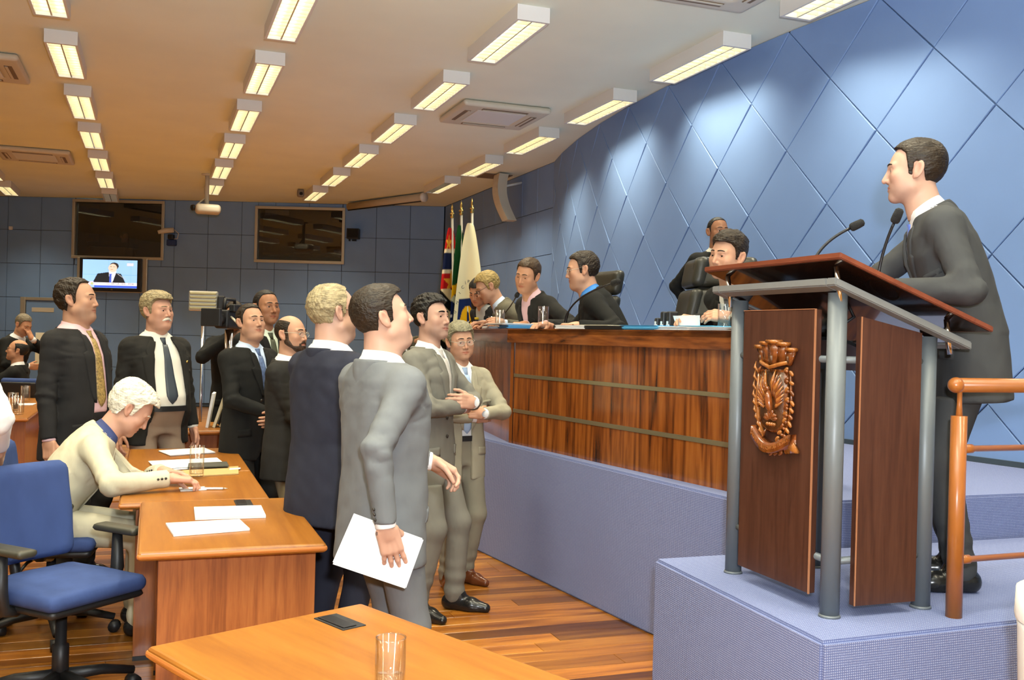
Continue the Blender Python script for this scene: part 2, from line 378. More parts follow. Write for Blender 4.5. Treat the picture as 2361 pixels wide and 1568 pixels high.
# ---------------------------------------------------------------- whole persons
def person(label, loc, face, H=1.75, group=None, lod=1, lean=0., bend=0., side=0., girth=1., belly=0., wide=1., seat=None,
           head=None, hyaw=0., hpitch=0., hroll=0., arms=None, feet=None, jacket=None, shirt=None, tie=None, tiepin=None, trousers=None, shoes=None,
           open_=0, vbtn=.17, vtop=.052, hem=-.25, belt=None, pockets=True, badge=None, neckfwd=.10, buttons=2, mats=None, jlow=None, cuffs=True):
    k = H / 1.75; fx, fy = math.sin(face), math.cos(face)             # face: compass angle, 0 = +Y, pi/2 = +X
    th = math.atan2(-fx, fy); hres = (.0034, .0044, .006)[lod]; jres = (.0095, .0125, .017)[lod]
    root = bpy.data.objects.new('person', bpy.data.meshes.new('person')); bpy.context.scene.collection.objects.link(root)
    root.location = loc; root.rotation_euler = (0, 0, th); root.scale = (k, k, k)
    root['label'] = label; root['category'] = 'person'
    if group: root['group'] = group
    cr, sr = math.cos(-th), math.sin(-th)
    def W(p):                                                         # world point -> person space
        q = (np.asarray(p, float) - np.asarray(loc)) / k; return V3(cr * q[0] - sr * q[1], sr * q[0] + cr * q[1], q[2])
    def WD(p): p = np.asarray(p, float); return V3(cr * p[0] - sr * p[1], sr * p[0] + cr * p[1], p[2])
    pz = .96 if seat is None else seat / k + .115
    # spine
    SS = np.linspace(-.34, .60, 33); ds = SS[1] - SS[0]
    ang = np.where(SS < 0, (lean * .35 if seat is None else lean), lean + bend * np.clip(SS, 0, .5) / .5)
    i0 = int(np.argmin(np.abs(SS))); CY = np.zeros(33); CZ = np.zeros(33); CZ[i0] = pz + SS[i0]
    for i in range(i0 + 1, 33): CY[i] = CY[i - 1] + ds * math.sin(ang[i - 1]); CZ[i] = CZ[i - 1] + ds * math.cos(ang[i - 1])
    for i in range(i0 - 1, -1, -1): CY[i] = CY[i + 1] - ds * math.sin(ang[i]); CZ[i] = CZ[i + 1] - ds * math.cos(ang[i])
    def pt(u, v, s):
        a = np.interp(s, SS, ang); y = np.interp(s, SS, CY); z = np.interp(s, SS, CZ)
        return np.stack([u + side * np.maximum(s, 0), y + v * np.cos(a), z - v * np.sin(a)], -1)
    cyz = np.stack([CY, CZ], -1).astype(F32); tn = np.stack([np.sin(ang), np.cos(ang)], -1).astype(F32)
    def tc(P):
        best = np.full(len(P), 1e9, F32); bi = np.zeros(len(P), np.int32)
        for i in range(33):
            dd = (P[:, 1] - cyz[i, 0]) ** 2 + (P[:, 2] - cyz[i, 1]) ** 2; mk = dd < best; best[mk] = dd[mk]; bi[mk] = i
        q = P[:, 1:] - cyz[bi]; t = tn[bi]; ds_ = (q * t).sum(-1); s = SS[bi].astype(F32) + ds_
        v = q[:, 0] * t[:, 1] - q[:, 1] * t[:, 0]
        return P[:, 0] - side * np.maximum(s, 0), v, s
    g = girth
    ps = np.array([-.34, -.24, -.10, 0, .10, .24, .35, .43, .49, .535, .60])
    pa = np.array([.200, .198, .190, .182, .168, .183, .196, .178, .115, .068, .055]) * g * np.array([1, 1, 1, 1, 1, wide, wide, wide, 1, 1, 1])
    pb = np.array([.130, .130, .126, .122, .116, .124, .124, .108, .082, .064, .055]) * (1 + (g - 1) * 1.15)
    bl = belly * np.exp(-((ps - .06) / np.where(ps < .06, .115, .17)) ** 2)
    pcn = bl * .5 + np.array([0, 0, 0, 0, 0, .006, .006, -.004, -.014, -.018, -.018]); pb = pb + bl * .5
    def torso_d(u, v, s, off=0.):
        a = np.interp(s, ps, pa).astype(F32) + off; b = np.interp(s, ps, pb).astype(F32) + off; c = np.interp(s, ps, pcn).astype(F32)
        return (((np.abs(u / a) ** 2.4 + np.abs((v - c) / b) ** 2.4) ** (1 / 2.4)) - 1) * np.minimum(a, b) * .92
    # joints
    Sh = {}; El = {}; Wr = {}; arms = arms or {}
    for sd, sg in (('R', 1), ('L', -1)):
        ar = arms.get(sd, {}); Sh[sd] = pt(sg * .172 * g ** .5 * wide, -.012 + ar.get('fwd', 0), .418 + ar.get('up', 0))
        if 'w' in ar: T = W(ar['w'])
        else: T = V3(*ar.get('t', (sg * (.215 + .10 * (g - 1)), .03, .80))) if 't' in ar or seat is None else V3(sg * .20, .34, pz + .12)
        if ar.get('pole') is not None: pole = V3(*ar['pole'])
        elif 'wpole' in ar: pole = WD(ar['wpole'])
        else: pole = V3(sg * .35, -1, -.25)
        El[sd], Wr[sd] = ik(Sh[sd], T, .285, .255, pole)
    Nb = pt(0, -.014, .495); na = np.interp(.5, SS, ang) * .55 + neckfwd
    Pv = Nb + .088 * V3(side * .6, math.sin(na), math.cos(na))
    Mh = rotm(hyaw, hpitch, hroll); q = dict(head); thd = Pv + Mh @ V3(0, .014, .083); q['skin'] = head['skin']
    hv, hf, hc = make_head(q, root, Mh, thd, (Nb, Pv), hres, mats, head.get('hairmat'))
    body = [(hv, hf)]; cols = [hc]
    # hands
    for sd, sg in (('R', 1), ('L', -1)):
        ar = arms.get(sd, {})
        if ar.get('hide'): continue
        fd = nrm(Wr[sd] - El[sd]); hd = WD(ar['wdir']) if 'wdir' in ar else V3(*ar['dir']) if 'dir' in ar else fd
        pn = WD(ar['wpalm']) if 'wpalm' in ar else V3(*ar.get('palm', (-sg, 0, 0)))
        v, f = make_hand(sg, Wr[sd] + fd * .012, hd, pn, ar.get('curl', .45), ar.get('spread', .5), ar.get('thumb', .25), (.0034, .0042, .006)[lod], fd)
        body.append((v, f)); cols.append(np.tile(np.array(q['skin']) * (1.0, .95, .93), (len(v), 1)))
    # legs
    Hp = {}; Kn = {}; An = {}; feet = feet or {}
    for sd, sg in (('R', 1), ('L', -1)):
        ft = feet.get(sd, (sg * .10, 0, .08) if seat is None else (sg * .13, .44, .08))
        Hp[sd] = pt(sg * .085 * g, 0, -.05) if seat is None else V3(sg * .09, .02, pz - .02)
        Kn[sd], An[sd] = ik(Hp[sd], V3(*ft[:3]), .44, .415, (sg * .1, 1, .15))
    # a plain core inside the clothes joins head, hands and legs into one figure
    def core(P):
        u, v, s = tc(P); d = smax(torso_d(u, v, s, -.05), np.maximum(s - .5, -.12 - s), .02)
        d = smin(d, rc(P, Nb, Pv, .04, .04), .03)
        for sd in 'RL':
            d = smin(d, rc(P, pt(0, -.01, .45), Sh[sd], .04, .04), .03); d = smin(d, rc(P, Sh[sd], El[sd], .036, .030), .02)
            d = smin(d, rc(P, El[sd], Wr[sd], .030, .023), .02)
            d = smin(d, rc(P, Hp[sd], Kn[sd], .06, .045), .03); d = smin(d, rc(P, Kn[sd], An[sd], .045, .033), .02)
        return d
    allj = np.array([pt(0, 0, .5), pt(0, 0, -.1)] + [x[s] for x in (Sh, El, Wr, Hp, Kn, An) for s in 'RL'] + [Nb, Pv])
    v, f = sdf_mesh(core, allj.min(0) - .14, allj.max(0) + .14, .028)
    body.append((v, f)); cols.append(np.tile(np.array(q['skin']), (len(v), 1)))
    bv, bf = join_np(body)
    me = root.data; me.from_pydata(bv.tolist(), [], bf); me.materials.append(mats['skin']); me.polygons.foreach_set('use_smooth', np.ones(len(me.polygons), bool))
    at = me.color_attributes.new('Col', 'FLOAT_COLOR', 'POINT'); c4 = np.ones((len(bv), 4), F32); c4[:, :3] = np.concatenate(cols); at.data.foreach_set('color', c4.ravel())
    # ---- upper garment
    if open_: wS = [hem - .1, hem, -.05, .10, .25, .40, .47]; wW = [open_ * 1.25, open_ * 1.15, open_, open_ * .98, open_ * .95, open_ * .8, vtop]
    else: wS = [hem - .1, hem, hem + .10, vbtn - .02, vbtn, .47]; wW = [.055, .045, -.02, -.02, 0, vtop]
    wW = list(wW); nkd = nrm(Pv - Nb); a5 = float(np.interp(.48, SS, ang)); jax = nrm(.35 * nkd + .65 * V3(side, math.sin(a5), math.cos(a5)))
    shirt_only = jacket is None
    seed = int(abs(loc[0] * 31 + loc[1] * 17) * 10) % 1000
    slv = (.060 * (.6 + .4 * g), .0505 * (.6 + .4 * g), .0405) if not shirt_only else (.058 * g, .05 * g, .034)
    def arms_d(P, d, cut=True, ex=0.):
        for sd in 'RL':
            dist = np.sqrt(((P - Sh[sd].astype(F32)) ** 2).sum(-1)); kk = np.clip(.055 - .22 * dist, .007, .055)
            up = rc(P, Sh[sd], El[sd], slv[0] + ex, slv[1] + ex); fd = nrm(Wr[sd] - El[sd])
            fo = smax(rc(P, El[sd], Wr[sd] + fd * .03, slv[1] + ex, slv[2] + ex), ((P - Wr[sd].astype(F32)) @ fd.astype(F32)) - .004, .004)
            fl = .0045 * np.sin(((P - El[sd].astype(F32)) @ nrm(El[sd] - Sh[sd]).astype(F32)) * 85 + 4.0 * wob(P, 30, seed + 7)) * np.exp(-(((P - El[sd].astype(F32)) ** 2).sum(-1)) / .012)
            a_ = smin(up, fo, .02) - fl
            d = smin(d, a_, kk)
        return d
    def folds(P):
        # long soft drape plus creases round the elbows, arm pits and waist
        f = .0038 * wob(P * np.array((1, 1, .45), F32), 30, seed) + .0022 * wob(P, 62, seed + 1)
        cr_ = 0
        for sd in 'RL':
            for c_, s_ in ((El[sd], .010), (.75 * Sh[sd] + .25 * pt(0, .1, .25), .016)): cr_ = cr_ + np.exp(-((P - np.asarray(c_, F32)) ** 2).sum(-1) / s_)
        r_ = wob(P * np.array((1, 1, 1.5), F32), 48, seed + 5, 3)
        return f - .006 * np.clip(cr_, 0, 1) * np.clip(.35 - np.abs(r_), 0, 1) / .35
    def jacket_full(P):
        u, v, s = tc(P)
        d = torso_d(u, v, s)
        for sg in (1, -1): d = smin(d, rc(P, pt(sg * .055, -.016, .458), pt(sg * .165 * g ** .5 * wide, -.012, .428), .046, .056), .04)
        d = smax(d, hem - s, .006)
        return arms_d(P, d) - folds(P), u, v, s
    def jac(P):
        d, u, v, s = jacket_full(P)
        w_ = np.interp(s, wS, wW).astype(F32); reg = np.maximum(np.abs(u) - w_, .02 - v)
        if not shirt_only: d = smax(d, -reg, .004)
        ax = P - Nb.astype(F32); t = ax @ jax.astype(F32); rr = np.sqrt(np.maximum((ax * ax).sum(-1) - t * t, 0))
        d = smax(d, -np.maximum(rr - .064 - q.get('fat', 0) - .2 * np.clip(-t, 0, .06), -t - .05), .006)
        return smax(d, -np.maximum(-np.maximum(s - .545, t - .004), rr - .15), .008)
    pts = np.array([pt(0, 0, .5), pt(.2 * g, .0, hem), pt(-.2 * g, 0, hem), pt(0, .14 * g + belly, 0), pt(0, -.14 * g, 0)] + [x[s] for x in (Sh, El, Wr) for s in 'RL'])
    jlo = pts.min(0) - .09; jhi = pts.max(0) + .09; jhi[2] = max(jhi[2], Nb[2] + .06)
    jv, jf = sdf_mesh(jac, jlo, jhi, jres)
    top = npmesh('jacket' if not shirt_only else 'shirt', jv, jf, jacket or shirt, root)
    def march(U, S_, base, d0=.34, dirx=None):
        """points of the garment's front surface at torso coordinates (u, s)"""
        U = np.asarray(U, float); S_ = np.asarray(S_, float); vv = np.full(U.shape, d0)
        for _ in range(26): vv = vv - np.clip(base(pt(U, vv, S_).astype(F32).reshape(-1, 3)).reshape(U.shape), -.02, .06) * .75
        return vv
    jf_only = lambda P: torso_only(P)
    def torso_only(P):
        u, v, s = tc(P); d = torso_d(u, v, s)
        for sg in (1, -1): d = smin(d, rc(P, pt(sg * .055, -.016, .458), pt(sg * .165 * g ** .5 * wide, -.012, .428), .046, .056), .04)
        for sd in 'RL': d = smin(d, rc(P, Sh[sd], El[sd], slv[0], slv[1]), .02)
        return d - folds(P)
    def sheet(name, Us, Ss, off, mat, par, base=torso_only, rim=.006, smooth=True):
        """thin patch lying on the front of the garment, its border turned in"""
        Us = np.asarray(Us, float); Ss = np.asarray(Ss, float); vv = march(Us, Ss, base) + off
        n0, n1 = Us.shape; U2 = np.pad(Us, 1, 'edge'); S2 = np.pad(Ss, 1, 'edge'); V2 = np.pad(vv, 1, 'edge')
        V2[0] -= rim + off; V2[-1] -= rim + off; V2[1:-1, 0] -= rim + off; V2[1:-1, -1] -= rim + off
        X = pt(U2, V2, S2).reshape(-1, 3); m = n1 + 2
        fcs = [(i * m + j, i * m + j + 1, (i + 1) * m + j + 1, (i + 1) * m + j) for i in range(n0 + 1) for j in range(n1 + 1)]
        return npmesh(name, X, fcs, mat, par, smooth)
    # ---- shirt, collar, tie
    if shirt is not None and not shirt_only:
        def shf(P):
            u, v, s = tc(P); d = torso_d(u, v, s, -.011); d = smin(d, rc(P, Nb - nkd * .06, Nb - nkd * .005, .062, .056), .03)
            return smax(d, np.maximum(s - .53, (.02 if open_ else -.08) - s), .01)
        sv, sf = sdf_mesh(shf, np.minimum(pt(0, 0, -.08), pt(0, 0, .5)) - V3(.22 * g, .20 * g + belly, .06), np.maximum(pt(0, 0, -.08), pt(0, 0, .52)) + V3(.22 * g, .20 * g + belly, .05), max(jres, .0125))
        sh = npmesh('shirt', sv, sf, shirt, root); sbase = shf
    else: sh = top; sbase = torso_only
    if shirt is not None:
        # collar: stand and fall round the neck
        zax = nrm(.5 * nkd + .5 * jax); xax = V3(1, 0, 0); xax = nrm(xax - zax * (xax @ zax)); yax = np.cross(zax, xax)
        vv = []; m = 29
        for i in range(m):
            ph = math.radians(-168 + 336 * i / (m - 1)); fr = (1 + math.cos(ph)) / 2    # fr: 0 at the front opening ... ph measured from the back
            c_, s_ = math.cos(ph), math.sin(ph); fr = (1 - c_) / 2
            rx, ry = .0600 + q.get('fat', 0), .0620 + q.get('fat', 0)
            for (r_, z_) in ((-.003, -.005 - .022 * fr), (-.004, .040 - .020 * fr + .006 * s_ * s_), (.0015, .043 - .020 * fr + .006 * s_ * s_), (.0115 + .004 * fr, .004 - .038 * fr ** 1.5 - .028 * max(0, fr - .93) / .07)):
                vv.append(Nb + xax * (rx + r_) * s_ - yax * (ry + r_) * c_ + zax * z_)
        fcs = [(i * 4 + j, (i + 1) * 4 + j, (i + 1) * 4 + j + 1, i * 4 + j + 1) for i in range(m - 1) for j in range(3)]
        npmesh('shirt_collar', vv, fcs, shirt, sh)
        if not shirt_only and cuffs:
            for sd in 'RL':
                if arms.get(sd, {}).get('hide'): continue
                fd = nrm(Wr[sd] - El[sd])
                cv, cf = tube_np([Wr[sd] - fd * .03, Wr[sd] + fd * .012, Wr[sd] + fd * .016], [.036, .0355, .033], 14)
                npmesh('cuff', cv, cf, shirt, sh)
    if tie is not None:
        s1 = .445; low = .02 if (open_ or jlow) else vbtn - .03
        if open_: low = .055
        ss = np.linspace(s1, low, 16); wd = np.interp(ss, [low, low + .035, low + .06, .30, s1], [.002, .036, .041, .028, .017])
        if not open_: wd = np.interp(ss, [low, .30, s1], [.036, .027, .017])
        U = np.stack([wd * x for x in (-1, -.5, 0, .5, 1)], -1); S_ = np.repeat(ss[:, None], 5, 1)
        sheet('tie', U, S_, .006, tie, root, sbase, .008)
        kn = []
        for (s_, w_, t_) in ((.490, .020, .016), (.474, .021, .021), (.442, .0135, .017)):
            c_ = pt(0, float(march(np.array([0.]), np.array([min(s_, .46)]), sbase)[0]) - .004 - (.010 if s_ > .47 else 0), s_)
            for a in range(10): kn.append(c_ + V3(w_ * math.cos(a * math.pi / 5), t_ * .62 * math.sin(a * math.pi / 5), 0))
        npmesh('tie_knot', kn, [(i * 10 + a, i * 10 + (a + 1) % 10, (i + 1) * 10 + (a + 1) % 10, (i + 1) * 10 + a) for i in range(2) for a in range(10)] + [tuple(range(20, 30))], tie, root)
    if not shirt_only:
        # lapels: strips that turn back from the opening, with a notch
        for sg in (1, -1):
            lo_s = vbtn if not open_ else .08
            ss = np.concatenate([np.linspace(lo_s, .345, 9), [.352, .362], np.linspace(.372, .462, 5)])
            wi = np.interp(ss, wS, wW); lw = np.interp(ss, [lo_s, lo_s + .04, .345, .352, .362, .372, .40, .462], [.004, .028, .072, .070, .044, .046, .048, .030])
            fr = np.linspace(0, 1, 6); U = sg * (wi[:, None] - .003 + lw[:, None] * fr[None]); S_ = np.repeat(ss[:, None], 6, 1) + .012 * fr[None] * (ss[:, None] > .2)
            sheet('lapel', U, S_, .0065, jacket, top)
        # collar of the jacket: a turned down band following the shoulders round the back of the neck
        ft = q.get('fat', 0)
        def colf(P):
            d, u, v, s = jacket_full(P); ax = P - Nb.astype(F32); t = ax @ jax.astype(F32); rr = np.sqrt(np.maximum((ax * ax).sum(-1) - t * t, 0))
            yy = ax @ yax.astype(F32); fr = np.clip(.5 + yy / .14, 0, 1)
            band = smax(d - .0065, np.maximum(rr - .104 + .012 * fr, yy - .030), .003)
            stand = np.maximum(np.maximum(np.abs(rr - .073 - ft) - .0055, t - .004 + .026 * fr), np.maximum(-.05 - t, yy - .030))
            dd = smin(band, stand, .010); return smax(smax(dd, .0670 + ft - rr, .002), np.maximum(t - .010, -.09 - t), .005)
        cv, cf = sdf_mesh(colf, Nb - V3(.13, .14, .11), Nb + V3(.13, .10, .06), (.0065, .0085, .012)[lod], 9)
        npmesh('jacket_collar', cv, cf, jacket, top)
        if pockets and seat is None:
            for sg in (1, -1):
                U = sg * np.linspace(.085, .165, 6)[None].repeat(4, 0) * g ** .5; S_ = np.linspace(-.035, -.085, 4)[:, None].repeat(6, 1) - .08 * (U * sg - .12)
                sheet('pocket_flap', U, S_, .006, jacket, top)
        U = -np.linspace(.105, .175, 5)[None].repeat(3, 0) * g ** .5; S_ = np.linspace(.275, .255, 3)[:, None].repeat(5, 1) - .12 * (U + .14)
        sheet('breast_pocket', U, S_, .003, jacket, top)
        bt = mats['button']
        if not open_:
            for i in range(buttons):
                s_ = vbtn - .02 - .10 * i
                c_ = pt(.012, float(march(np.array([.012]), np.array([s_]), torso_only)[0]) + .004, s_)
                cv, cf = tube_np([c_ - V3(0, .004, 0), c_ + V3(0, .002, 0)], [.0095, .009], 10); npmesh('button', cv, cf, bt, top)
        for sd, sg in (('R', 1), ('L', -1)):
            if arms.get(sd, {}).get('hide') or lod > 1: continue
            fd = nrm(Wr[sd] - El[sd]); bk = arms.get(sd, {}).get('bdir'); bk = nrm(np.cross(fd, V3(0, 0, 1)) * sg * .4 - V3(0, .8, 0)) if bk is None else V3(*bk)
            bk = nrm(bk - fd * (bk @ fd))
            for i in range(3):
                c_ = Wr[sd] - fd * (.02 + .018 * i) + bk * .043
                cv, cf = tube_np([c_ - bk * .004, c_ + bk * .002], [.0065, .006], 8); npmesh('button', cv, cf, bt, top)
        if badge is not None:
            bu, bs, bm = badge; c_ = pt(bu, float(march(np.array([bu]), np.array([bs]), torso_only)[0]) + .009, bs)
            cv, cf = tube_np([c_ - V3(0, .004, 0), c_ + V3(0, .003, 0)], [.010, .009], 8); npmesh('lapel_pin', cv, cf, bm, top)
    # ---- trousers, belt, shoes
    tres = (.012, .015, .022)[lod]
    def trs(P):
        d = None
        if seat is None:
            u, v, s = tc(P); d = smax(torso_d(u, v, s, -.010), np.maximum(s - .04, -.15 - s), .02)
        else: d = ell(P, (0, .0, pz), (.165 * g, .14 * g, .12))
        for sd in 'RL':
            t_ = smin(rc(P, Hp[sd], Kn[sd], .090 * g, .067), rc(P, Kn[sd], An[sd], .066, .056), .03)
            t_ = t_ - .006 * np.sin(P[:, 2] * 75 + 2 * wob(P, 22, seed + 9)) * np.clip((.32 - P[:, 2]) / .25, 0, 1) * np.clip((P[:, 2] - .03) / .1, 0, 1)
            d = smin(d, t_, .05 if seat is None else .04)
        d = d - .004 * wob(P * np.array((1, 1, .4), F32), 34, seed + 3)
        if seat is None: d = np.where(s > hem + .02, np.maximum(d, torso_d(u, v, s, -.016)), d)
        return smax(d, .045 - P[:, 2], .004)
    tp = np.array([x[s] for x in (Hp, Kn, An) for s in 'RL'] + [V3(0, 0, pz)])
    tv, tf = sdf_mesh(trs, np.maximum(tp.min(0) - V3(.16 * g, .20 + belly, .16), (-9, -9, .0)), tp.max(0) + V3(.16 * g, .20 + belly, .14), tres)
    tro = npmesh('trousers', tv, tf, trousers or jacket, root)
    if belt is not None:
        ph = np.linspace(0, 2 * math.pi, 41)[:-1]; bs_ = .024
        a = float(np.interp(bs_, ps, pa)) - .002; b = float(np.interp(bs_, ps, pb)) - .002; c = float(np.interp(bs_, ps, pcn))
        vv = []
        for s_ in (bs_ - .018, bs_ + .018):
            for p_ in ph:
                cx, sx = math.cos(p_), math.sin(p_); e = 2 / 2.4
                vv.append(pt(a * math.copysign(abs(cx) ** e, cx), c + b * math.copysign(abs(sx) ** e, sx), s_))
        npmesh('belt', vv, [(i, (i + 1) % 40, 40 + (i + 1) % 40, 40 + i) for i in range(40)], belt, tro)
    for sd, sg in (('R', 1), ('L', -1)):
        ft = feet.get(sd, ()); yw = ft[3] if len(ft) > 3 else sg * -.22
        R_ = rotm(yw); A_ = An[sd]; lift = A_[2] - .08
        def shoe(P):
            Q = (P - np.array((A_[0], A_[1], lift), F32)) @ R_.astype(F32)
            d = smin(rc(Q, (0, -.035, .035), (0, .10, .030), .036, .043), rc(Q, (0, .10, .030), (0, .185, .022), .043, .027), .02)
            d = smin(d, rc(Q, (0, -.02, .05), (0, .03, .085), .040, .038), .03)
            return smax(smax(d, .002 - Q[:, 2], .003), Q[:, 2] - .11, .01)
        sv, sf = sdf_mesh(shoe, (A_[0] - .25, A_[1] - .25, lift - .004), (A_[0] + .25, A_[1] + .25, lift + .13), (.008, .010, .014)[lod])
        npmesh('shoe', sv, sf, shoes or mats['shoe'], root)
    return root
# ---------------------------------------------------------------- mesh helpers
COL = SC.collection
def obj(name, me, m=None, parent=None, loc=None, rot=None):
    o = bpy.data.objects.new(name, me); COL.objects.link(o)
    if m is not None and len(me.materials) == 0: me.materials.append(m)
    if loc is not None: o.location = loc
    if rot is not None: o.rotation_euler = rot
    if parent is not None: o.parent = parent
    return o
def tag(o, label, cat, group=None, kind=None):
    o['label'] = label
    if cat: o['category'] = cat
    if group: o['group'] = group
    if kind: o['kind'] = kind
    return o
def empty(name, label, cat, loc=(0, 0, 0), rz=0, group=None):
    o = bpy.data.objects.new(name, None); COL.objects.link(o); o.location = loc; o.rotation_euler = (0, 0, rz); o.empty_display_size = .1
    return tag(o, label, cat, group)
def bm_box(lo, hi, bev=0., seg=2):
    bm = bmesh.new(); bmesh.ops.create_cube(bm, size=1)
    for v in bm.verts: v.co = Vector([(lo[i] + hi[i]) / 2 + v.co[i] * (hi[i] - lo[i]) for i in range(3)])
    if bev: bmesh.ops.bevel(bm, geom=bm.edges[:], offset=bev, segments=seg, affect='EDGES', profile=.5)
    return bm
def done(bm, name, smooth=False):
    me = bpy.data.meshes.new(name); bmesh.ops.recalc_face_normals(bm, faces=bm.faces[:]); bm.to_mesh(me); bm.free()
    if smooth: me.polygons.foreach_set('use_smooth', np.ones(len(me.polygons), bool))
    return me
def box(name, lo, hi, m, parent=None, bev=0., loc=None, rot=None, seg=2):
    return obj(name, done(bm_box(lo, hi, bev, seg), name), m, parent, loc, rot)
def tube(name, pts, r, m, parent=None, seg=10, cap=True):
    v, f = tube_np(pts, r, seg, cap); return npmesh(name, v, f, m, parent)
def prism(name, poly, z0, z1, m, parent=None, bev=0.):
    bm = bmesh.new(); a = [bm.verts.new((x, y, z0)) for x, y in poly]; fb = bm.faces.new(a)
    r = bmesh.ops.extrude_face_region(bm, geom=[fb]); bmesh.ops.translate(bm, vec=(0, 0, z1 - z0), verts=[g for g in r['geom'] if isinstance(g, bmesh.types.BMVert)])
    if bev: bmesh.ops.bevel(bm, geom=bm.edges[:], offset=bev, segments=2, affect='EDGES')
    return obj(name, done(bm, name), m, parent)
def lathe(name, prof, m, parent=None, seg=24, loc=None):
    v = []; f = []; n = len(prof)
    for k in range(seg):
        a = 2 * PI * k / seg
        for r, z in prof: v.append((r * math.cos(a), r * math.sin(a), z))
    for k in range(seg):
        k2 = (k + 1) % seg
        for i in range(n - 1): f.append((k * n + i, k2 * n + i, k2 * n + i + 1, k * n + i + 1))
    o = npmesh(name, v, f, m, parent)
    if loc is not None: o.location = loc
    return o
def sdfobj(name, fn, lo, hi, h, m, parent=None):
    v, f = sdf_mesh(fn, lo, hi, h); return npmesh(name, v, f, m, parent)
def rbox(P, c, half, r):
    b = np.abs(P - np.asarray(c, F32)) - (np.asarray(half, F32) - r)
    return np.sqrt((np.maximum(b, 0) ** 2).sum(-1)) + np.minimum(b.max(-1), 0) - r
GLYPH = {}
def text(name, s, size, m, parent=None, loc=(0, 0, 0), rot=(0, 0, 0), ext=.0005, align='CENTER'):
    c = bpy.data.curves.new(name, 'FONT'); c.body = s; c.size = size; c.extrude = ext; c.align_x = align; c.align_y = 'CENTER'; c.resolution_u = 3; c.materials.append(m)
    key = (s, round(size, 4), round(ext, 5), align, m.name)
    if key not in GLYPH:
        t = bpy.data.objects.new(name, c); me = bpy.data.meshes.new_from_object(t); bpy.data.objects.remove(t)
        if len(me.materials) == 0: me.materials.append(m)
        GLYPH[key] = me
    o = bpy.data.objects.new(name, GLYPH[key]); COL.objects.link(o); o.location = loc; o.rotation_euler = rot
    if parent is not None: o.parent = parent
    return o
def copy_tree(o, parent=None):
    c = o.copy(); COL.objects.link(c)
    if parent is not None: c.parent = parent
    for ch in list(o.children): copy_tree(ch, c)
    return c
ORD = ['nearest', 'second', 'third', 'fourth', 'fifth', 'sixth', 'seventh', 'eighth', 'ninth', 'tenth']

# ---------------------------------------------------------------- surface materials
def wood(name, cols, axis=2, scale=14., fine=5., rough=.28, coat=.25, contrast=(.32, .68), rand=False):
    m = mat(name, cols[0], rough, coat=coat); nt = m.node_tree; b = nt.nodes['Principled BSDF']; b.inputs['Coat Roughness'].default_value = .12
    tc = nt.nodes.new('ShaderNodeTexCoord'); mp = nt.nodes.new('ShaderNodeMapping'); s = [1., 1., 1.]; s[axis] = .07; mp.inputs['Scale'].default_value = s
    nt.links.new(tc.outputs['Object'], mp.inputs['Vector'])
    n = nt.nodes.new('ShaderNodeTexNoise'); n.inputs['Scale'].default_value = scale; n.inputs['Detail'].default_value = 6; n.inputs['Distortion'].default_value = 1.1
    nt.links.new(mp.outputs[0], n.inputs['Vector'])
    n2 = nt.nodes.new('ShaderNodeTexNoise'); n2.inputs['Scale'].default_value = scale * fine; n2.inputs['Detail'].default_value = 3
    nt.links.new(mp.outputs[0], n2.inputs['Vector'])
    mx = nt.nodes.new('ShaderNodeMath'); mx.operation = 'MULTIPLY_ADD'; mx.inputs[1].default_value = .35; nt.links.new(n2.outputs['Fac'], mx.inputs[0])
    sb = nt.nodes.new('ShaderNodeMath'); sb.operation = 'SUBTRACT'; sb.inputs[1].default_value = .175; nt.links.new(n.outputs['Fac'], sb.inputs[0]); nt.links.new(sb.outputs[0], mx.inputs[2])
    r = nt.nodes.new('ShaderNodeValToRGB'); e = r.color_ramp.elements
    e[0].position, e[1].position = contrast; e[0].color = (*cols[0], 1); e[1].color = (*cols[-1], 1)
    for i, c in enumerate(cols[1:-1]):
        el = e.new(contrast[0] + (contrast[1] - contrast[0]) * (i + 1) / (len(cols) - 1)); el.color = (*c, 1)
    nt.links.new(mx.outputs[0], r.inputs[0]); out = r.outputs[0]
    if rand:
        oi = nt.nodes.new('ShaderNodeObjectInfo'); hs = nt.nodes.new('ShaderNodeMapRange'); hs.inputs['To Min'].default_value = .45; hs.inputs['To Max'].default_value = 1.35
        nt.links.new(oi.outputs['Random'], hs.inputs['Value']); vm = nt.nodes.new('ShaderNodeVectorMath'); vm.operation = 'SCALE'
        nt.links.new(out, vm.inputs[0]); nt.links.new(hs.outputs[0], vm.inputs['Scale']); out = vm.outputs[0]
        ad = nt.nodes.new('ShaderNodeVectorMath'); ad.operation = 'ADD'; nt.links.new(tc.outputs['Object'], ad.inputs[0]); nt.links.new(oi.outputs['Location'], ad.inputs[1]); nt.links.new(ad.outputs[0], mp.inputs['Vector'])
    nt.links.new(out, b.inputs['Base Color'])
    return m
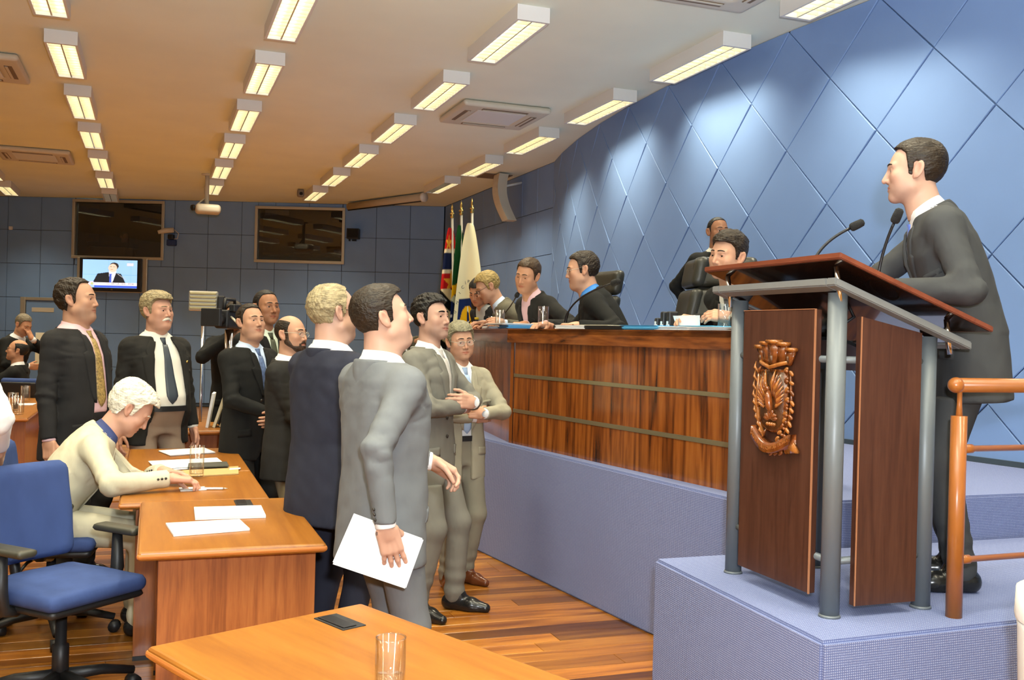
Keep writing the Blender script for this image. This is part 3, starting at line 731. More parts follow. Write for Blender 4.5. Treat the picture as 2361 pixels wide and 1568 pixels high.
def carpet(name, c1, c2, k=785.):
    """woven dots laid out in the plane of each face"""
    m = mat(name, c1, .95, spec=.1); nt = m.node_tree; b = nt.nodes['Principled BSDF']
    tc = nt.nodes.new('ShaderNodeTexCoord'); sx = nt.nodes.new('ShaderNodeSeparateXYZ'); nt.links.new(tc.outputs['Object'], sx.inputs[0]); acc = None
    sn = nt.nodes.new('ShaderNodeSeparateXYZ'); nt.links.new(tc.outputs['Normal'], sn.inputs[0])
    def mth(op, a, b_=None, val=None):
        n = nt.nodes.new('ShaderNodeMath'); n.operation = op; nt.links.new(a, n.inputs[0])
        if b_ is not None: nt.links.new(b_, n.inputs[1])
        if val is not None: n.inputs[1].default_value = val
        return n.outputs[0]
    for i in range(3):
        s_ = mth('SINE', mth('MULTIPLY', sx.outputs[i], val=k)); w_ = mth('LESS_THAN', mth('ABSOLUTE', sn.outputs[i]), val=.6); t_ = mth('MULTIPLY', s_, w_); acc = t_ if acc is None else mth('ADD', acc, t_)
    no = nt.nodes.new('ShaderNodeTexNoise'); no.inputs['Scale'].default_value = 240; nt.links.new(tc.outputs['Object'], no.inputs['Vector'])
    ad = mth('ADD', acc, mth('MULTIPLY', no.outputs['Fac'], val=1.6))
    mr = nt.nodes.new('ShaderNodeMapRange'); mr.inputs['From Min'].default_value = .7; mr.inputs['From Max'].default_value = 2.5; nt.links.new(ad, mr.inputs['Value'])
    mi = nt.nodes.new('ShaderNodeMix'); mi.data_type = 'RGBA'; mi.inputs['A'].default_value = (*c1, 1); mi.inputs['B'].default_value = (*c2, 1)
    nt.links.new(mr.outputs[0], mi.inputs['Factor']); nt.links.new(mi.outputs['Result'], b.inputs['Base Color'])
    bp = nt.nodes.new('ShaderNodeBump'); bp.inputs['Strength'].default_value = .3; bp.inputs['Distance'].default_value = .003; nt.links.new(mr.outputs[0], bp.inputs['Height']); nt.links.new(bp.outputs[0], b.inputs['Normal'])
    return m
def clear_glass(name, tint=(1, 1, 1), base=.05, edge=.75):
    """thin clear material: transparent, mirror-like towards grazing angles"""
    m = bpy.data.materials.new(name); m.use_nodes = True; nt = m.node_tree; nt.nodes.clear()
    o = nt.nodes.new('ShaderNodeOutputMaterial'); mx = nt.nodes.new('ShaderNodeMixShader'); t = nt.nodes.new('ShaderNodeBsdfTransparent'); g = nt.nodes.new('ShaderNodeBsdfGlossy')
    t.inputs[0].default_value = (*tint, 1); g.inputs['Roughness'].default_value = .02; lw = nt.nodes.new('ShaderNodeLayerWeight'); lw.inputs[0].default_value = .5
    pw_ = nt.nodes.new('ShaderNodeMath'); pw_.operation = 'POWER'; pw_.inputs[1].default_value = 3.5; nt.links.new(lw.outputs['Facing'], pw_.inputs[0])
    ma = nt.nodes.new('ShaderNodeMath'); ma.operation = 'MULTIPLY_ADD'; ma.inputs[1].default_value = edge; ma.inputs[2].default_value = base; nt.links.new(pw_.outputs[0], ma.inputs[0])
    nt.links.new(ma.outputs[0], mx.inputs[0]); nt.links.new(t.outputs[0], mx.inputs[1]); nt.links.new(g.outputs[0], mx.inputs[2]); nt.links.new(mx.outputs[0], o.inputs[0])
    return m
M = {}
M['ceil'] = mat('ceiling_paint', (.91, .93, .77), .85, spec=.2, var=.03, vscale=1.2)
M['blue'] = mat('blue_wall_paint', (.205, .325, .60), .55, spec=.3, var=.03, vscale=2)
M['bluedark'] = mat('blue_joint', (.14, .25, .50), .7)
M['navy'] = mat('back_wall_paint', (.21, .35, .62), .6, spec=.3, var=.05, vscale=1.5)
M['navyj'] = mat('back_wall_joint', (.06, .085, .13), .8)
M['plain'] = mat('plain_wall', (.78, .77, .64), .8)
M['white'] = mat('white_enamel', (.80, .79, .76), .4)
M['offwhite'] = mat('cream_plastic', (.66, .60, .48), .45)
M['lampwhite'] = mat('lamp_housing', (.78, .76, .72), .45)
M['refl'] = mat('lamp_reflector', (.86, .80, .62), .25, metal=.6)
M['tube'] = mat('lamp_tube', (1, .9, .7), .5, emit=((1., .93, .68), LAMP))
M['tube'].cycles.emission_sampling = 'NONE'
M['deadtube'] = mat('unlit_tube', (.75, .78, .82), .3)
M['carpet'] = carpet('dais_carpet', (.140, .172, .345), (.40, .445, .63))
M['planks'] = wood('floor_board', [(.17, .050, .007), (.33, .115, .014), (.47, .195, .028)], 0, 9, 5, .28, .2, rand=True)
M['floorsub'] = wood('floor_far', [(.22, .080, .012), (.36, .145, .022), (.48, .215, .036)], 0, 9, 5, .3, .2)
M['desk'] = wood('desk_top_wood', [(.235, .076, .007), (.29, .103, .010), (.335, .126, .015)], 1, 11, 7, .36, .0, (.3, .7))
M['deskedge'] = mat('desk_edge', (.46, .15, .03), .25, coat=.4)
M['deskside'] = wood('desk_side_wood', [(.24, .070, .018), (.34, .105, .026), (.40, .135, .034)], 2, 26, 6, .35, .2, (.3, .7))
M['rostrum'] = wood('rostrum_wood', [(.030, .008, .003), (.17, .045, .008), (.29, .085, .014), (.36, .125, .022)], 2, 13, 3.2, .24, .45, (.30, .72))
M['rostop'] = wood('rostrum_fascia_wood', [(.05, .012, .003), (.21, .058, .010), (.31, .095, .016)], 1, 13, 3.2, .22, .5, (.3, .7))
M['brass'] = mat('brushed_strip', (.42, .38, .24), .35, metal=.8)
M['lect'] = wood('lectern_wood', [(.050, .017, .010), (.070, .025, .014), (.085, .032, .018)], 2, 30, 5, .42, .12, (.3, .7))
M['lecttop'] = wood('lectern_top_wood', [(.17, .045, .022), (.23, .065, .03)], 1, 20, 4, .3, .3)
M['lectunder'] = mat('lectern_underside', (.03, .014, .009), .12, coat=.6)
M['lectedge'] = mat('lectern_edge', (.40, .17, .08), .5)
M['steel'] = mat('grey_enamel_steel', (.150, .168, .180), .42, metal=.15, spec=.5)
M['steeltop'] = mat('grey_enamel_top', (.20, .205, .20), .5)
M['chrome'] = mat('chrome', (.75, .76, .78), .12, metal=1)
M['rail'] = mat('rail_orange_paint', (.35, .115, .024), .28, spec=.5, coat=.15, var=.06, vscale=12)
M['carve'] = mat('carved_varnish', (.20, .052, .010), .18, coat=.8, var=.35, vscale=40)
M['carvelight'] = mat('carved_varnish_light', (.34, .115, .022), .18, coat=.8, var=.3, vscale=40)
M['carvedark'] = mat('carved_varnish_dark', (.085, .030, .008), .38, coat=.15, var=.3, vscale=30, bump=.3, bscale=60)
M['black'] = mat('black_plastic', (.014, .014, .015), .45)
M['blackm'] = mat('black_metal', (.02, .02, .022), .35, metal=.4)
M['foam'] = mat('black_foam', (.012, .012, .012), .95, bump=.5, bscale=300)
M['leather'] = mat('black_leather_chair', (.030, .029, .022), .40, spec=.5, bump=.08, bscale=120)
M['chairblue'] = fabric('chair_blue_cloth', (.040, .068, .19)); M['armpad'] = mat('arm_pad', (.045, .043, .030), .45)
M['paper'] = mat('white_paper', (.82, .82, .82), .8, spec=.2)
M['paperwarm'] = mat('cream_paper', (.75, .68, .48), .8)
M['print'] = mat('print_grey', (.45, .45, .47), .8)
M['manila'] = mat('manila_envelope', (.50, .33, .13), .7)
M['bluebook'] = mat('blue_booklet', (.07, .34, .70), .4)
M['cyan'] = mat('cyan_plastic_folder', (.10, .42, .70), .25, coat=.3)
M['glass'] = clear_glass('drinking_glass'); M['water'] = clear_glass('water', (.95, .97, .97), .03, .4)
M['pane'] = clear_glass('booth_pane', (.50, .51, .50), .10, .6)
M['alu'] = mat('aluminium_frame', (.52, .49, .40), .38, metal=.55)
M['dark'] = mat('booth_dark', (.030, .027, .022), .8)
M['boothwood'] = mat('booth_desk', (.45, .30, .11), .6)
M['gold'] = mat('brass_finial', (.60, .40, .12), .25, metal=1)
M['screw'] = mat('screen_case', (.55, .46, .33), .5)
M['grille'] = mat('ceiling_grille', (.20, .14, .09), .7)
M['redled'] = mat('lamp_slats', (.42, .36, .19), .35, metal=.5)

# ---------------------------------------------------------------- room shell
HC = 4.02
ARC_C, ARC_R = (24.39, 8.13), 19.7
def arc(s, off=0.):
    a = s / ARC_R; return (ARC_C[0] - (ARC_R + off) * math.cos(a), ARC_C[1] + (ARC_R + off) * math.sin(a))
def arc_s(y): return ARC_R * math.asin((y - ARC_C[1]) / ARC_R)
S_END = arc_s(13.03); S_BEG = arc_s(-2.6)
BW, BE, BN = Vector((5.29, 18.60)), Vector((-.933, .360)), Vector((-.360, -.933))       # back wall: corner, direction to the left, inward normal
bl = BW + BE * 13.0
outline = [tuple(bl), tuple(BW), (5.31, 13.03)] + [arc(s) for s in np.linspace(S_END, S_BEG, 24)][1:] + [(-6.8, -2.6)]
fl_ = tag(prism('floor', [(x, y) for x, y in outline], -.12, -.012, M['floorsub']), 'glossy reddish brown hardwood floor of the chamber', 'floor', kind='structure')
tag(prism('ceiling', outline, HC, HC + .12, M['ceil']), 'cream painted ceiling with rows of lamps', 'ceiling', kind='structure')
# floor boards, each its own piece
random.seed(4)
pw = .132; pm = {}
for ir in range(int((9.2 - 2.2) / pw)):
    y0 = 2.2 + ir * pw; x = -3.0 - random.random() * 2
    while x < 2.55:
        L = random.choice((1.2, 1.6, 2.0, 2.6))
        if x + L > -2.0:
            if L not in pm: pm[L] = done(bm_box((0, 0, -.014), (L - .0025, pw - .0025, 0), .0012, 1), 'board'); pm[L].materials.append(M['planks'])
            o = bpy.data.objects.new('floor_board', pm[L]); COL.objects.link(o); o.location = (x, y0, 0); o.parent = fl_
        x += L
# rear boards beyond: one piece
prism('floor_boards_far', [(-6.6, 9.26), (2.6, 9.26), (5.2, 18.4), (-6.4, 22.5)], -.012, 0, M['floorsub'], fl_)
prism('floor_boards_side', [(-6.6, -2.4), (-2.02, -2.4), (-2.02, 9.25), (-6.6, 9.25)], -.012, 0, M['floorsub'], fl_)
prism('floor_boards_front', [(-2.0, -2.4), (5.2, -2.4), (5.2, 2.18), (-2.0, 2.18)], -.012, 0, M['floorsub'], fl_)
# curved wall behind the rostrum, clad in square panels set on their points
v = []; f = []
sl = list(np.linspace(S_BEG, S_END, 40))
for s in sl:
    for off in (-.02, -.14):
        x, y = arc(s, off); v += [(x, y, 0), (x, y, HC)]
for i in range(len(sl) - 1):
    a = i * 4; f += [(a, a + 1, a + 5, a + 4), (a + 2, a + 6, a + 7, a + 3), (a + 1, a + 3, a + 7, a + 5)]
wr = tag(npmesh('wall_right', v, f, M['bluedark']), 'light blue curved wall clad in diamond panels', 'wall', kind='structure')
HD, GAP, TH = .472, .0055, .018
def clip(poly, k, lim, keep_less):
    out = []
    for i in range(len(poly)):
        a, b = poly[i], poly[(i + 1) % len(poly)]; ia = (a[k] <= lim) == keep_less or a[k] == lim; ib = (b[k] <= lim) == keep_less or b[k] == lim
        if ia: out.append(a)
        if ia != ib:
            t = (lim - a[k]) / (b[k] - a[k]); out.append((a[0] + t * (b[0] - a[0]), a[1] + t * (b[1] - a[1])))
    return out
def panel_mesh(poly, th, m):
    bm = bmesh.new(); n = len(poly); c = (sum(p[0] for p in poly) / n, sum(p[1] for p in poly) / n)
    sh = lambda p, d: (p[0] + (c[0] - p[0]) / (math.hypot(c[0] - p[0], c[1] - p[1]) + 1e-9) * d, p[1] + (c[1] - p[1]) / (math.hypot(c[0] - p[0], c[1] - p[1]) + 1e-9) * d)
    rings = [[bm.verts.new((-p[0], 0, p[1])) for p in poly], [bm.verts.new((-p[0], -th + .004, p[1])) for p in poly], [bm.verts.new((-sh(p, .006)[0], -th, sh(p, .006)[1])) for p in poly]]
    for a, b in ((0, 1), (1, 2)):
        for i in range(n): bm.faces.new((rings[a][i], rings[a][(i + 1) % n], rings[b][(i + 1) % n], rings[b][i]))
    bm.faces.new(rings[2]); me = done(bm, 'panel'); me.materials.append(m); return me
full = None; r_ = HD - GAP
S0, Z0 = -1.886, 4.006
for j in range(0, 16):
    zc = Z0 - HD * j
    for i in range(-4, 8):
        sc_ = S0 + 2 * HD * i + (HD if j % 2 else 0)
        if sc_ - HD > S_END or sc_ < -5.4 or zc + HD < .05: continue
        dia = [(-r_, 0), (0, -r_), (r_, 0), (0, r_)]; p = dia
        if zc + r_ > HC - .002: p = clip(p, 1, HC - .004 - zc, True)
        if zc - r_ < .01: p = clip(p, 1, .012 - zc, False)
        if sc_ + r_ > S_END: p = clip(p, 0, S_END - .004 - sc_, True)
        if len(p) < 3: continue
        if len(p) == 4 and p == dia:
            if full is None: full = panel_mesh(dia, TH, M['blue'])
            me = full
        else: me = panel_mesh(p, TH, M['blue'])
        x, y = arc(sc_, -.012); a = sc_ / ARC_R
        o = bpy.data.objects.new('panel', me); COL.objects.link(o); o.location = (x, y, zc); o.parent = wr
        o.rotation_euler = (0, 0, math.atan2(-math.cos(a), -math.sin(a)))          # local -y faces the room, local x runs along -s
# straight part of that wall, square panels
ws = tag(box('wall_right_far', (5.325, 13.03, 0), (5.45, 18.75, HC), M['navyj']), 'blue straight wall beyond the curved one, square panels', 'wall', kind='structure')
PP = .66
sq = {}
def sqpanel(w, h, m, key):
    k = (round(w, 3), round(h, 3), key)
    if k not in sq: sq[k] = done(bm_box((.004, 0, .004), (w - .004, .016, h - .004), .003, 1), 'panel'); sq[k].materials.append(m)
    return sq[k]
zrows = [(.06, .72), (.72, 1.38), (1.38, 2.045), (2.045, 2.71), (2.71, 3.37), (3.37, HC)]
for c in range(9):
    y0 = 13.03 + c * .64; w = min(.64, 18.6 - y0)
    if w < .05: continue
    for z0, z1 in zrows:
        o = bpy.data.objects.new('panel', sqpanel(w, z1 - z0, M['blue'], 'b')); COL.objects.link(o); o.location = (5.325, y0, z0); o.rotation_euler = (0, 0, PI / 2); o.parent = ws
# back wall: built in strips round the two booth windows
wbk = bpy.data.objects.new('wall_back', bpy.data.meshes.new('wall_back')); COL.objects.link(wbk)
tag(wbk, 'dark blue back wall of square panels', 'wall', kind='structure')
wbk.location = (BW.x, BW.y, 0); wbk.rotation_euler = (0, 0, math.atan2(BE.y, BE.x))     # local x runs left along the wall, local y into the room
INS = 1
WIN = {1: (5.53, 7.24, 2.89, 3.94), 2: (1.985, 3.64, 2.90, 3.89)}
bm = bmesh.new()
def addbox(bm, lo, hi):
    r = bmesh.ops.create_cube(bm, size=1)
    for v in r['verts']: v.co = Vector([(lo[i] + hi[i]) / 2 + v.co[i] * (hi[i] - lo[i]) for i in range(3)])
y0, y1 = sorted((-.022 * INS, -.14 * INS))
xs = [0, WIN[2][0], WIN[2][1], WIN[1][0], WIN[1][1], 13.0]
for i in range(5):
    a, b = xs[i], xs[i + 1]
    w = WIN[2] if i == 1 else WIN[1] if i == 3 else None
    if w is None: addbox(bm, (a, y0, 0), (b, y1, HC))
    else: addbox(bm, (a, y0, 0), (b, y1, w[2])); addbox(bm, (a, y0, w[3]), (b, y1, HC))
bm.to_mesh(wbk.data); bm.free(); wbk.data.materials.append(M['navyj'])
def rects(x0, x1, z0, z1):
    out = [(x0, x1, z0, z1)]
    for (a, b, c, d) in WIN.values():
        new = []
        for (p, q, r, s) in out:
            if q <= a or p >= b or s <= c or r >= d: new.append((p, q, r, s)); continue
            if p < a: new.append((p, a, r, s))
            if q > b: new.append((b, q, r, s))
            m0, m1 = max(p, a), min(q, b)
            if r < c: new.append((m0, m1, r, c))
            if s > d: new.append((m0, m1, d, s))
        out = new
    return out
for c in range(19):
    for z0, z1 in zrows:
        for (p, q, r, s) in rects(c * PP, (c + 1) * PP, z0, z1):
            if q - p < .03 or s - r < .03: continue
            o = bpy.data.objects.new('panel', sqpanel(q - p, s - r, M['navy'], 'n')); COL.objects.link(o); o.parent = wbk
            o.location = (p, -.022, r)
tag(prism('wall_left', [(-6.8, -2.6), (-6.92, -2.6), (-6.92, 23.3), (-6.8, 23.3)], 0, HC, M['plain']), 'plain cream side wall outside the view', 'wall', kind='structure')
tag(prism('wall_front', [(-6.8, -2.6), (8.0, -2.6), (8.0, -2.72), (-6.8, -2.72)], 0, HC, M['plain']), 'plain cream wall behind the photographer', 'wall', kind='structure')

# things on the back wall are built in its local frame: x along, y inside = INS, z up
def onwall(name, label, cat, kind=None):
    o = bpy.data.objects.new(name, None); COL.objects.link(o); o.location = wbk.location; o.rotation_euler = wbk.rotation_euler; o.empty_display_size = .1
    return tag(o, label, cat, kind=kind)
def wbox(name, x0, x1, d0, d1, z0, z1, m, par, bev=0.):
    a, b = sorted((d0 * INS, d1 * INS)); return box(name, (x0, a, z0), (x1, b, z1), m, par, bev)
for k, (a, b, c, d) in WIN.items():
    w = onwall('window_%d' % k, ('control booth window with an operator behind dark glass, above the television' if k == 1 else 'control booth window with dark glass beside a small black loudspeaker'), 'window', 'structure')
    t = .055
    wbox('frame', a - t, b + t, -.06, .035, d, d + t, M['alu'], w, .006); wbox('frame', a - t, b + t, -.06, .035, c - t, c, M['alu'], w, .006)
    wbox('frame', a - t, a, -.06, .035, c, d, M['alu'], w, .006); wbox('frame', b, b + t, -.06, .035, c, d, M['alu'], w, .006)
    wbox('pane', a, b, -.045, -.041, c, d, M['pane'], w)
    # the dim booth behind
    wbox('booth_floor', a - .5, b + .5, -2.2, -.15, c - .75, c - .7, M['dark'], w); wbox('booth_ceiling', a - .5, b + .5, -2.2, -.15, d + .35, d + .4, M['dark'], w)
    wbox('booth_rear', a - .5, b + .5, -2.25, -2.2, c - .75, d + .4, M['dark'], w); wbox('booth_side', a - .55, a - .5, -2.2, -.15, c - .75, d + .4, M['dark'], w); wbox('booth_side', b + .5, b + .55, -2.2, -.15, c - .75, d + .4, M['dark'], w)
    bl_ = bpy.data.lights.new('booth_fill', 'POINT'); bl_.energy = 9 if k == 1 else 4; bl_.color = (1, .75, .4); bl_.shadow_soft_size = .08; blo = bpy.data.objects.new('booth_fill', bl_); COL.objects.link(blo); blo.parent = w; blo.location = (b - .25, -.35, d + .2)  # added fill light, no known lamp: keeps the booth interior from going black
    if k == 1:
        dk = onwall('mixing_desk', 'pale wooden mixing desk behind the booth glass above the television', 'desk')
        wbox('front_panel', 6.38, 7.10, -.72, -.35, 2.26, 3.10, M['boothwood'], dk, .01); wbox('console', 6.30, 7.16, -.80, -.30, 3.10, 3.20, M['black'], dk, .01)
    else:
        dk = onwall('booth_shelf', 'wooden shelf with papers behind the glass beside the black loudspeaker', 'shelf')
        wbox('board', 2.15, 3.60, -.70, -.25, 3.02, 3.06, M['boothwood'], dk, .005); wbox('paper', 2.7, 3.0, -.5, -.3, 3.062, 3.075, M['paper'], dk)
        tag(box('notice_sheet', (3.05, min(-.05 * INS, -.056 * INS), 3.78), (3.52, max(-.05 * INS, -.056 * INS), 3.88), M['print'], None, loc=wbk.location, rot=wbk.rotation_euler), 'pale notice strip taped inside the right booth glass', 'notice')
# television with the debate on air
tv = onwall('television', 'flat television on the back wall showing the man at the lectern', 'television')
wbox('mount_frame', 5.78, 7.165, .0, .05, 2.185, 2.86, M['alu'], tv, .01); wbox('bezel', 5.87, 7.085, .05, .11, 2.20, 2.85, M['black'], tv, .012)
def tv_pic(nx=132, ny=78):
    x0, x1, z0, z1 = 5.95, 7.02, 2.268, 2.812; U, V_ = np.meshgrid(np.linspace(0, 1, nx), np.linspace(0, 1, ny), indexing='ij')     # U 0 = left in view, V 0 = bottom
    C = np.zeros((nx, ny, 3)); C[:] = srgb(160, 208, 255); C[np.abs(V_ - .47 - 0 * U) < .006] = srgb(130, 180, 240); C[np.abs(U - .47) < .004] = srgb(140, 190, 246); C[np.abs(U - .885) < .004] = srgb(140, 190, 246)
    def put(mask, c): C[mask] = srgb(*c)
    e = lambda cx, cy, rx, ry: ((U - cx) / rx) ** 2 + ((V_ - cy) / ry) ** 2 < 1
    put((V_ < .57 - np.abs(U - .50) * .30) & (V_ < .60) & (np.abs(U - .49) < .20 + (.57 - V_) * .26) & (V_ > .12), (42, 42, 44))
    put((np.abs(U - .545 + (.5 - V_) * .06) < .07 - (.57 - V_) * .12) & (V_ < .60) & (V_ > .2), (225, 232, 250)); put((np.abs(U - .515 + (.5 - V_) * .02) < .020) & (V_ < .50) & (V_ > .18), (80, 105, 210))
    put(e(.575, .78, .085, .13), (60, 52, 48)); put(e(.55, .71, .078, .15), (245, 214, 190)); put(e(.535, .66, .03, .012), (205, 150, 130)); put(e(.52, .76, .02, .008), (120, 90, 80)); put(e(.575, .755, .022, .008), (120, 90, 80))
    put((np.abs(V_ - .43 + (U - .70) * 1.3) < .010) & (U > .64) & (U < .80), (200, 200, 205))
    put((V_ < .19) & (V_ > .09), (248, 246, 252)); put((V_ <= .09) & (V_ > .0), (70, 100, 225)); put(e(.17, .14, .055, .085), (225, 215, 245)); put(e(.175, .14, .03, .05), (190, 205, 150)); put(e(.17, .05, .05, .05), (170, 205, 250))
    put((np.abs(U - .87) < .06) & (np.abs(V_ - .85) < .045), (250, 225, 238))
    X = x1 + (x0 - x1) * U; Zz = z0 + (z1 - z0) * V_; P = np.stack([X, np.full_like(X, .112 * INS), Zz], -1).reshape(-1, 3)
    F = [(i * ny + j, (i + 1) * ny + j, (i + 1) * ny + j + 1, i * ny + j + 1) for i in range(nx - 1) for j in range(ny - 1)]
    return P, F, C.reshape(-1, 3)
P_, F_, C_ = tv_pic()
M['screen'] = vcol_mat('television_picture', .3, .2, emit=1.0); M['screen'].cycles.emission_sampling = 'NONE'; npmesh('screen', P_, F_, M['screen'], tv, False, col=C_)
RX = PI / 2; trot = (RX, 0, 0 if INS < 0 else PI)
text('caption', 'Ver. ARTUR ORSI - PSDB', .050, M['print'], tv, (6.28, .1135 * INS, 2.345), trot, .0004)
wbox('lamp', 6.42, 6.46, .11, .113, 2.225, 2.24, M['gold'], tv)
# door frame at the far left with its sign
d1 = onwall('door_1', 'blue panelled door with an aluminium frame and a sign', 'door', 'structure')
wbox('frame', 8.17, 8.27, 0, .05, 0, 2.05, M['alu'], d1, .006); wbox('frame', 7.30, 7.40, 0, .05, 0, 2.05, M['alu'], d1, .006); wbox('frame', 7.40, 8.17, 0, .05, 1.99, 2.05, M['alu'], d1, .006)
wbox('leaf', 7.41, 8.16, .0, .02, .01, 1.98, M['navy'], d1); wbox('sign_plate', 7.61, 8.05, .02, .026, 1.765, 1.85, M['offwhite'], d1, .002)
cc = onwall('surveillance_camera', 'small beige surveillance camera on the wall beside the left booth window', 'camera')
wbox('bracket', 5.22, 5.40, 0, .10, 3.12, 3.24, M['chairblue'], cc, .02); wbox('swivel', 5.25, 5.36, .03, .16, 3.24, 3.34, M['black'], cc, .02)
_t = tube('body', [(5.24, .14 * INS, 3.42), (5.40, .18 * INS, 3.40), (5.52, .22 * INS, 3.36)], [.05, .05, .035], M['offwhite'], cc, 12); tube('cable', [(5.24, .12 * INS, 3.43), (5.16, .10 * INS, 3.36), (5.19, .08 * INS, 3.26), (5.28, .08 * INS, 3.25)], .008, M['offwhite'], cc, 6)
ls = onwall('loudspeaker', 'small square black loudspeaker beside the right booth window', 'loudspeaker')
wbox('cabinet', 1.62, 1.86, .06, .22, 3.33, 3.53, M['black'], ls, .01); wbox('grille', 1.64, 1.84, .22, .226, 3.35, 3.51, M['foam'], ls); wbox('bracket', 1.70, 1.78, 0, .06, 3.30, 3.45, M['blackm'], ls); wbox('foot', 1.80, 1.83, .08, .14, 3.29, 3.33, M['blackm'], ls)
tg = onwall('wall_sensor', 'tiny white sensor box high on the back wall, far left', 'sensor'); wbox('case', 8.47, 8.54, 0, .04, 3.36, 3.43, M['white'], tg, .008)
# ---------------------------------------------------------------- carpeted dais and speaker platform
DZ, PZ = .80, .585
dais = [(2.545, 3.78), (2.475, 4.38), (2.17, 6.88), (2.24, 7.9), (2.42, 9.1), (2.75, 11.0), (3.3, 13.0), (5.3, 13.6), (5.3, 13.03)] + [arc(s, -.005) for s in np.linspace(S_END - .05, arc_s(3.78), 12)]
tag(prism('dais', dais, 0, DZ, M['carpet'], bev=.010), 'raised dais covered in blue dotted carpet under the rostrum', 'dais', kind='structure')
plat = [(2.047, 3.775), (2.004, 2.586), (5.36, 2.66), (5.28, 3.775)]
tag(prism('speaker_platform', plat, 0, PZ, M['carpet'], bev=.012), 'low blue carpeted platform under the lectern', 'platform', kind='structure')
v = []; f = []
sl = list(np.linspace(arc_s(2.6), S_END, 20))
for s in sl:
    for o_, z in ((.004, DZ), (.022, DZ), (.022, DZ + .035), (.004, DZ + .035)): x, y = arc(s, o_); v.append((x, y, z))
for i in range(len(sl) - 1):
    for j in range(3): f.append((i * 4 + j, i * 4 + j + 1, i * 4 + 5 + j, i * 4 + 4 + j))
tag(npmesh('baseboard_right', v, f, mat('dark_skirting', (.05, .07, .09), .5), None, False), 'thin dark skirting at the foot of the blue wall', 'skirting', kind='structure')

# ---------------------------------------------------------------- ceiling lamps
FW, FL, FH = .262, 1.25, .115
def lamp_proto(tubes, name):
    r = bpy.data.objects.new('ceiling_lamp', None); COL.objects.link(r); r.empty_display_size = .1
    bm = bmesh.new()
    addbox(bm, (0, 0, -FH), (.02, FL, 0)); addbox(bm, (FW - .02, 0, -FH), (FW, FL, 0)); addbox(bm, (.02, 0, -FH), (FW - .02, .03, 0)); addbox(bm, (.02, FL - .03, -FH), (FW - .02, FL, 0)); addbox(bm, (.02, .03, -.014), (FW - .02, FL - .03, 0))
    obj('housing', done(bm, 'housing'), M['lampwhite'], r)
    bm = bmesh.new(); addbox(bm, (FW / 2 - .006, .03, -FH + .004), (FW / 2 + .006, FL - .03, -.045))
    n = 13
    for i in range(1, n): y = .03 + (FL - .06) * i / n; addbox(bm, (.021, y - .0015, -FH + .004), (FW - .021, y + .0015, -FH + .052))
    obj('louvre', done(bm, 'louvre'), M['refl'], r)
    bm = bmesh.new(); addbox(bm, (.021, .031, -.022), (FW - .021, FL - .031, -.016)); obj('reflector', done(bm, 'reflector'), M['refl'], r)
    for i, x in enumerate((FW * .29, FW * .71)):
        v, f = tube_np([(x, .05, -.045), (x, FL - .05, -.045)], .014, 8); npmesh('tube', v, f, M['tube'] if tubes[i] else M['deadtube'], r)
    if any(tubes):                      # the lit tubes' light, leaving through the louvre
        L_ = bpy.data.lights.new('tube_light', 'AREA'); L_.shape = 'RECTANGLE'; L_.size = FW - .05; L_.size_y = FL - .07; L_.energy = LAMP_W * sum(tubes) / 2; L_.color = (1., .91, .66); L_.spread = math.radians(112)
        lo_ = bpy.data.objects.new('tube_light', L_); COL.objects.link(lo_); lo_.parent = r; lo_.location = (FW / 2, FL / 2, -FH - .003)
    return r
pr = {}
ROWS = [(-2.64, .22, 'far left'), (-.917, .22, 'left'), (.807, .10, 'middle'), (2.52, .0, 'third'), (4.25, -.08, 'blue wall')]
ROWTXT = ['the row at the far left edge', 'the row over the left desks', 'the row that ends at the projector', 'the row left of the large air conditioner', 'the row along the blue diamond wall']
for ri, (x0, dy, _) in enumerate(ROWS):
    vis = 0
    kmax = 6 if ri < 2 else 5 if ri in (2, 3) else 4
    kvis = (5, 0, 0, 0, -1)[ri]
    for k in range(-3, kmax + 1):
        tb = (0, 0) if (ri == 1 and k == 6) else (0, 1) if (ri == 4 and k == 4) else (1, 1)
        if tb not in pr:
            o = pr[tb] = lamp_proto(tb, '')
        else: o = copy_tree(pr[tb])
        o.location = (x0, 7.0 + 2.015 * k + dy, HC)
        if k >= kvis:
            st = 'unlit' if tb == (0, 0) else 'half lit' if tb == (0, 1) else 'lit'
            tag(o, '%s ceiling lamp, %s in %s' % (st, ORD[k - kvis], ROWTXT[ri]), 'ceiling lamp', 'ceiling lamps')
        else: tag(o, 'lit ceiling lamp overhead outside the view', 'ceiling lamp', 'ceiling lamps overhead')
# air conditioning cassettes
def cassette(loc, rz, label):
    r = empty('air_conditioner', label, 'air conditioner', loc, rz, 'ceiling air conditioners'); s = .50
    sdfobj('cover', lambda P: smax(rbox(P, (0, 0, -.035), (s, s, .034), .028), -rbox(P, (0, 0, -.072), (.29, .29, .018), .01), .01), (-.54, -.54, -.08), (.54, .54, .02), .02, M['offwhite'], r)
    box('intake_grille', (-.28, -.28, -.066), (.28, .28, -.054), M['white'], r, .004)
    for i in range(4):
        b = box('air_slot', (-.26, .345, -.0735), (.26, .415, -.066), M['grille'], r, .003, rot=(0, 0, i * PI / 2)); box('flap', (-.25, .352, -.079), (.25, .378, -.073), M['offwhite'], b, .003)
cassette((3.53, 10.5, HC), 0, 'air conditioner between the third lamp row and the blue wall row')
cassette((-1.72, 10.7, HC), 0, 'air conditioner cut by the left edge of the picture')
cassette((-1.66, 16.0, HC), 0, 'small far air conditioner left of the lamps over the desks')
cassette((3.55, 5.85, HC), 0, 'air conditioner cut by the top edge above the diamond wall')
